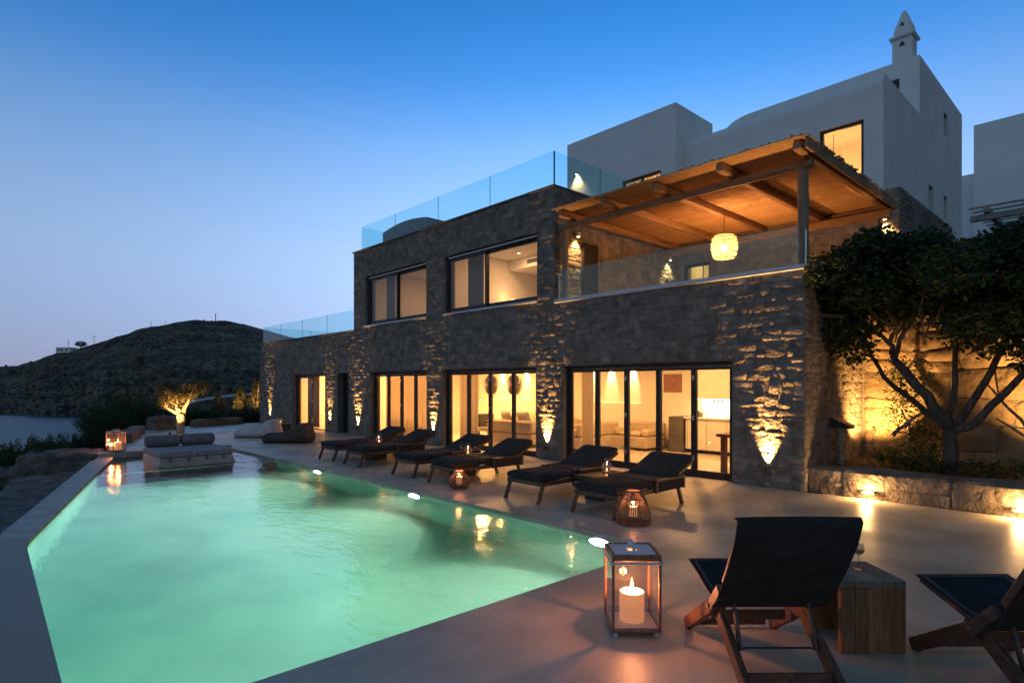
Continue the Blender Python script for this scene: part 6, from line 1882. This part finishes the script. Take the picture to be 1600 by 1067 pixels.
# ---- olive tree by the daybed
ol = root('olive_tree', (-23.4, 5.65, 0), 'small uplit olive tree behind the daybed', 'tree')
ro = random.Random(5)
mb = MB()
b0 = Vector((-23.4, 5.65, 0.0))
limb(mb, [b0, b0 + Vector((0.0, 0, 0.3)), b0 + Vector((0.02, 0.05, 0.72))], 0.125, 0.14, 10, 0.03, ro)
fk = b0 + Vector((0.02, 0.05, 0.66))
tips = []
for dx, dz in ((-0.62, 0.45), (-0.28, 0.75), (0.0, 0.55), (0.3, 0.85), (0.58, 0.95), (0.15, 0.5), (-0.45, 0.8)):
    d = Vector((CU * dx, SU * dx, 0)) + Vector((ro.uniform(-.25, .25), ro.uniform(-.25, .25), dz))
    limb(mb, [fk, fk + d * 0.45 + Vector((ro.uniform(-.06, .06), ro.uniform(-.06, .06), 0)), fk + d], 0.085, 0.02, 7, 0.04, ro)
    tips.append(fk + d); tips.append(fk + d * 0.7)
    for k in range(3):
        e = d * 0.7 + Vector((ro.uniform(-.3, .3), ro.uniform(-.3, .3), ro.uniform(0.1, 0.35)))
        limb(mb, [fk + d * 0.6, fk + e], 0.02, 0.006, 5, 0.03, ro); tips.append(fk + e)
mb.build('trunk', M['bark_pale'], ol, smooth=True, ang=180)
P_ = []
for p in tips: P_ += ell_pts(p + Vector((0, 0, 0.04)), (0.24, 0.24, 0.18), 260, ro, 0.1)
for dx, dz in ((-0.7, 0.95), (-0.5, 1.15), (0.68, 1.1), (0.45, 1.15), (0.85, 1.12)):
    P_ += ell_pts(fk + Vector((CU * dx, SU * dx, dz - 0.05)), (0.24, 0.24, 0.13), 300, ro, 0.1)
mb = MB(); leaf_cloud(mb, P_, 0.085, ro, 0.0, 2.8); mb.build('crown', M['leaf_olive'], ol, recalc=False)
bed_lamp((-22.85, 5.22, 0.1), (-0.5, 0.40, 1.0), 'bright spotlight at the foot of the olive tree', 700, 70)

# low stone benches round the olive tree
def low_wall(p, q, w, z0, z1, label, mat_):
    P, Q = Vector((*p, 0)), Vector((*q, 0)); d = (Q - P).normalized(); s_ = Vector((-d.y, d.x, 0)); L = (Q - P).length
    t = root('stone_bench', (*p, 0), label, 'stone bench', 'low stone benches near the olive tree')
    k = max(2, int(L / 0.55))
    for i in range(k):
        m_ = MB(); a_, b_ = P + d * (L * i / k + 0.006), P + d * (L * (i + 1) / k - 0.006)
        def fn(u, v_):
            th_ = u * 2 * pi; c_, sn = cos(th_), sin(th_)
            x = (abs(c_) ** 0.25) * (1 if c_ > 0 else -1) * w / 2; z = (abs(sn) ** 0.25) * (1 if sn > 0 else -1) * (z1 - z0) / 2
            p_ = a_.lerp(b_, v_) + s_ * x + Vector((0, 0, (z0 + z1) / 2 + z))
            nn = noise.noise(p_ * 2.5) * 0.03
            return tuple(p_ + s_ * nn + Vector((0, 0, nn)))
        m_.grid(fn, 20, 6, close_u=True); m_.f.append(tuple(range(20))); m_.f.append(tuple(100 + j for j in range(20)))
        m_.build('stone', mat_, t, smooth=True, ang=40)
low_wall((-20.5, 3.45), (-24.6, 4.6), 0.45, -0.1, 0.27, 'low stone bench running from the far coping towards the olive tree', M['planter'])
low_wall((-25.6, 5.2), (-26.2, 6.3), 0.5, -0.1, 0.52, 'short tall stone block left of the olive tree', M['planter'])
low_wall((-26.6, 6.9), (-27.4, 9.0), 0.4, -0.1, 0.30, 'low stone kerb along the far edge of the paving', M['planter'])

# rock block at the far left corner of the pool
mb = MB()
def rock_box(cx_, cy_, cz_, hx, hy, hz, rz, seed, name, label, mat_, n=14, amp=0.07):
    m_ = MB(); c_, s_ = cos(rz), sin(rz)
    for ax in range(3):
        for sg in (-1, 1):
            def fn(a_, b_):
                u, v_ = a_ * 2 - 1, b_ * 2 - 1
                p_ = [0, 0, 0]; p_[ax] = sg; p_[(ax + 1) % 3] = u; p_[(ax + 2) % 3] = v_
                q_ = Vector(p_); l_ = (abs(q_.x) ** 20 + abs(q_.y) ** 20 + abs(q_.z) ** 20) ** (1 / 20)
                q_ = q_ / l_
                w_ = Vector((q_.x * hx, q_.y * hy, q_.z * hz))
                k = noise.fractal(w_ * 1.6 + Vector((seed, seed * 2.3, 0)), 1.0, 2.0, 4) * amp
                k += noise.fractal(w_ * 6 + Vector((seed, 0, seed)), 1.0, 2.0, 4) * amp * 0.45 + noise.noise(Vector((w_.x * 1.2, w_.y * 1.2, w_.z * 9 + seed))) * amp * 0.5
                w_ += q_.normalized() * k
                return (cx_ + c_ * w_.x - s_ * w_.y, cy_ + s_ * w_.x + c_ * w_.y, cz_ + w_.z)
            m_.grid(fn, n, n)
    o = m_.build(name, mat_, None, smooth=True, ang=180)
    return tag(o, label, 'rock')
az = math.atan2(ny, nx)
rock_box(-17.75, 1.75, -0.55, 0.80, 0.62, 0.66, az, 3.3, 'boulder', 'big squared boulder against the far left end of the pool coping', M['rock'], 44, 0.06)
rock_box(-17.9, 0.62, -0.75, 0.62, 0.6, 0.55, az + 0.3, 7.1, 'boulder', 'lower dark boulder half hidden by the feathery shrub', M['rock'], 30, 0.09)

# ---- feathery shrubs on the slope
def feathery(c, r, n, label, rf, grp='feathery shrubs on the slope'):
    c = Vector(c)
    t = root('feathery_shrub', (c.x, c.y, c.z - r[2]), label, 'shrub', grp)
    mb_ = MB(); P_ = []
    for k in range(n):
        a_ = rf.uniform(0, 2 * pi); e = rf.uniform(0, 1) ** 0.5
        b_ = c + Vector((cos(a_) * e * r[0] * 0.5, sin(a_) * e * r[1] * 0.5, -r[2]))
        tip = c + Vector((cos(a_) * e * r[0] * 1.15, sin(a_) * e * r[1] * 1.15, r[2] * (rf.uniform(0.35, 1.15) * math.sqrt(max(0.05, 1.1 - e * e * 0.8)))))
        m1 = b_.lerp(tip, 0.55) + Vector((0, 0, 0.12 * r[2]))
        mb_.tube([b_, m1, tip], [0.012, 0.007, 0.002], 4, cap=False)
        for j in range(64):
            u = rf.uniform(0.25, 1.0)
            p_ = (b_.lerp(m1, u / 0.55) if u < 0.55 else m1.lerp(tip, (u - 0.55) / 0.45)) + Vector((rf.gauss(0, 0.05), rf.gauss(0, 0.05), rf.gauss(0, 0.04)))
            P_.append(p_)
    mb_.build('stem', M['bark'], t)
    mb_ = MB()
    V, F = mb_.v, mb_.f
    for p_ in P_:
        d = Vector((p_.x - c.x, p_.y - c.y, 0)) * 0.5 + Vector((rf.uniform(-.5, .5), rf.uniform(-.5, .5), rf.uniform(0.5, 1.3))); d.normalize()
        s_ = d.cross(Vector((rf.uniform(-1, 1), rf.uniform(-1, 1), rf.uniform(-1, 1)))); s_.normalize()
        L_ = rf.uniform(0.06, 0.15); b = len(V)
        V += [tuple(p_ - s_ * 0.012), tuple(p_ + s_ * 0.012), tuple(p_ + d * L_)]; F += [(b, b + 1, b + 2)]
    mb_.build('foliage', M['leaf_tamarisk'], t, recalc=False)
rf = random.Random(19)
for c, r, n, lab in (((-15.9, 0.05, -0.85), (0.75, 0.7, 0.65), 70, 'feathery green shrub cut off by the left edge of the photo'), ((-18.4, 0.75, -0.55), (0.9, 0.8, 0.75), 110, 'tallest feathery green shrub at the left, against the sea'),
                     ((-20.6, 1.35, -0.45), (0.95, 0.85, 0.68), 110, 'feathery green shrub behind the boulder'), ((-17.0, -0.1, -1.0), (0.9, 0.8, 0.7), 80, 'low feathery shrub below the left rock shelf'),
                     ((-22.5, 2.2, -0.45), (0.8, 0.7, 0.6), 60, 'feathery shrub below the far lantern'), ((-22.8, 3.0, -0.25), (0.6, 0.6, 0.5), 50, 'small feathery shrub just behind the far lantern'),
                     ((-27.0, 4.15, 0.0), (1.1, 1.0, 0.75), 110, 'dark shrub behind the far lantern, nearest the stone bench'), ((-30.2, 5.0, 0.2), (1.5, 1.3, 0.95), 130, 'large dark shrub left of the olive tree'),
                     ((-33.5, 6.2, 0.2), (1.4, 1.2, 0.9), 110, 'dark shrub behind the olive tree trunk'), ((-31.5, 7.8, 0.1), (1.1, 0.9, 0.5), 80, 'low dark shrub right of the olive tree'),
                     ((-30.6, 9.2, 0.05), (1.1, 0.9, 0.48), 80, 'low dark hedge plant below the lit cypresses'), ((-30.4, 10.6, 0.05), (1.0, 0.9, 0.45), 70, 'low dark hedge plant touching the left end of the villa')):
    feathery(c, r, n, lab, rf)
# ---- lit garden at the left end of the house
def cypress(x, y, h, r, label, rc):
    t = root('conifer', (x, y, 0), label, 'tree', 'uplit conifers left of the villa')
    mb_ = MB()
    P_ = []
    for k in range(5):
        a_ = rc.uniform(0, 2 * pi)
        tip = Vector((x + cos(a_) * r * 0.5, y + sin(a_) * r * 0.5, h * rc.uniform(0.75, 0.98)))
        limb(mb_, [(x + rc.uniform(-.08, .08), y + rc.uniform(-.08, .08), -0.1), (x + cos(a_) * r * 0.4, y + sin(a_) * r * 0.4, h * 0.4), tip], 0.06, 0.012, 6, 0.04, rc)
    mb_.build('trunk', M['bark_pale'], t, smooth=True, ang=180)
    for k in range(1500):
        u = rc.random() ** 0.8; a_ = rc.uniform(0, 2 * pi)
        rad = r * (1 - u) ** 0.7 * (0.55 + 0.45 * rc.random()) * (1 + 0.25 * sin(5 * a_ + 9 * u)) + 0.03
        P_.append((x + rad * cos(a_), y + rad * sin(a_), h * (0.16 + 0.86 * u)))
    mb_ = MB(); leaf_cloud(mb_, P_, 0.11, rc, -0.7, 2.5); mb_.build('crown', M['leaf_cypress'], t, recalc=False)
rc = random.Random(3)
for x, y, h, r, lab in ((-31.8, 11.3, 2.0, 0.55, 'uplit pointed conifer, second from the villa corner'), (-31.0, 12.4, 2.6, 0.8, 'uplit bushy conifer touching the villa corner'), (-33.4, 11.0, 1.5, 0.4, 'thin uplit conifer, third from the villa'),
                        ((-35.2), 10.4, 1.1, 0.45, 'small lit bush at the bend of the pale path'), (-33.5, 14.5, 3.6, 1.1, 'tall dark conifer behind the uplit ones')):
    cypress(x, y, h, r, lab, rc)
bed_lamp((-30.6, 11.0, 0.35), (-0.6, 0.35, 0.8), 'garden spotlight under the conifers left of the villa', 330, 110)
bed_lamp((-32.6, 10.3, 0.35), (-0.5, 0.2, 0.7), 'garden spotlight near the bend of the pale path', 200, 110)
# pale path curling up beyond the paving
mb = MB()
pth = [(-29.5, 7.0, 0.12), (-33, 7.2, 0.22), (-36.5, 8.3, 0.48), (-39.5, 10.4, 0.85), (-42.5, 13.5, 1.1), (-46, 18, 1.2)]
def path_pt(t):
    f_ = t * (len(pth) - 1); i = min(len(pth) - 2, int(f_)); k = f_ - i
    return Vector(pth[i]).lerp(Vector(pth[i + 1]), k * k * (3 - 2 * k) * 0.3 + k * 0.7)
def pf2(a_, b_):
    p = path_pt(b_); d = path_pt(min(1, b_ + .02)) - path_pt(max(0, b_ - .02)); s_ = Vector((-d.y, d.x, 0)).normalized()
    return tuple(p + s_ * ((a_ - 0.5) * 0.26) + Vector((0, 0, 0.0 if 0 < a_ < 1 else -0.12)))
mb.grid(pf2, 6, 60)
structure(mb.build('garden_path', M['coping'], smooth=True, ang=30))
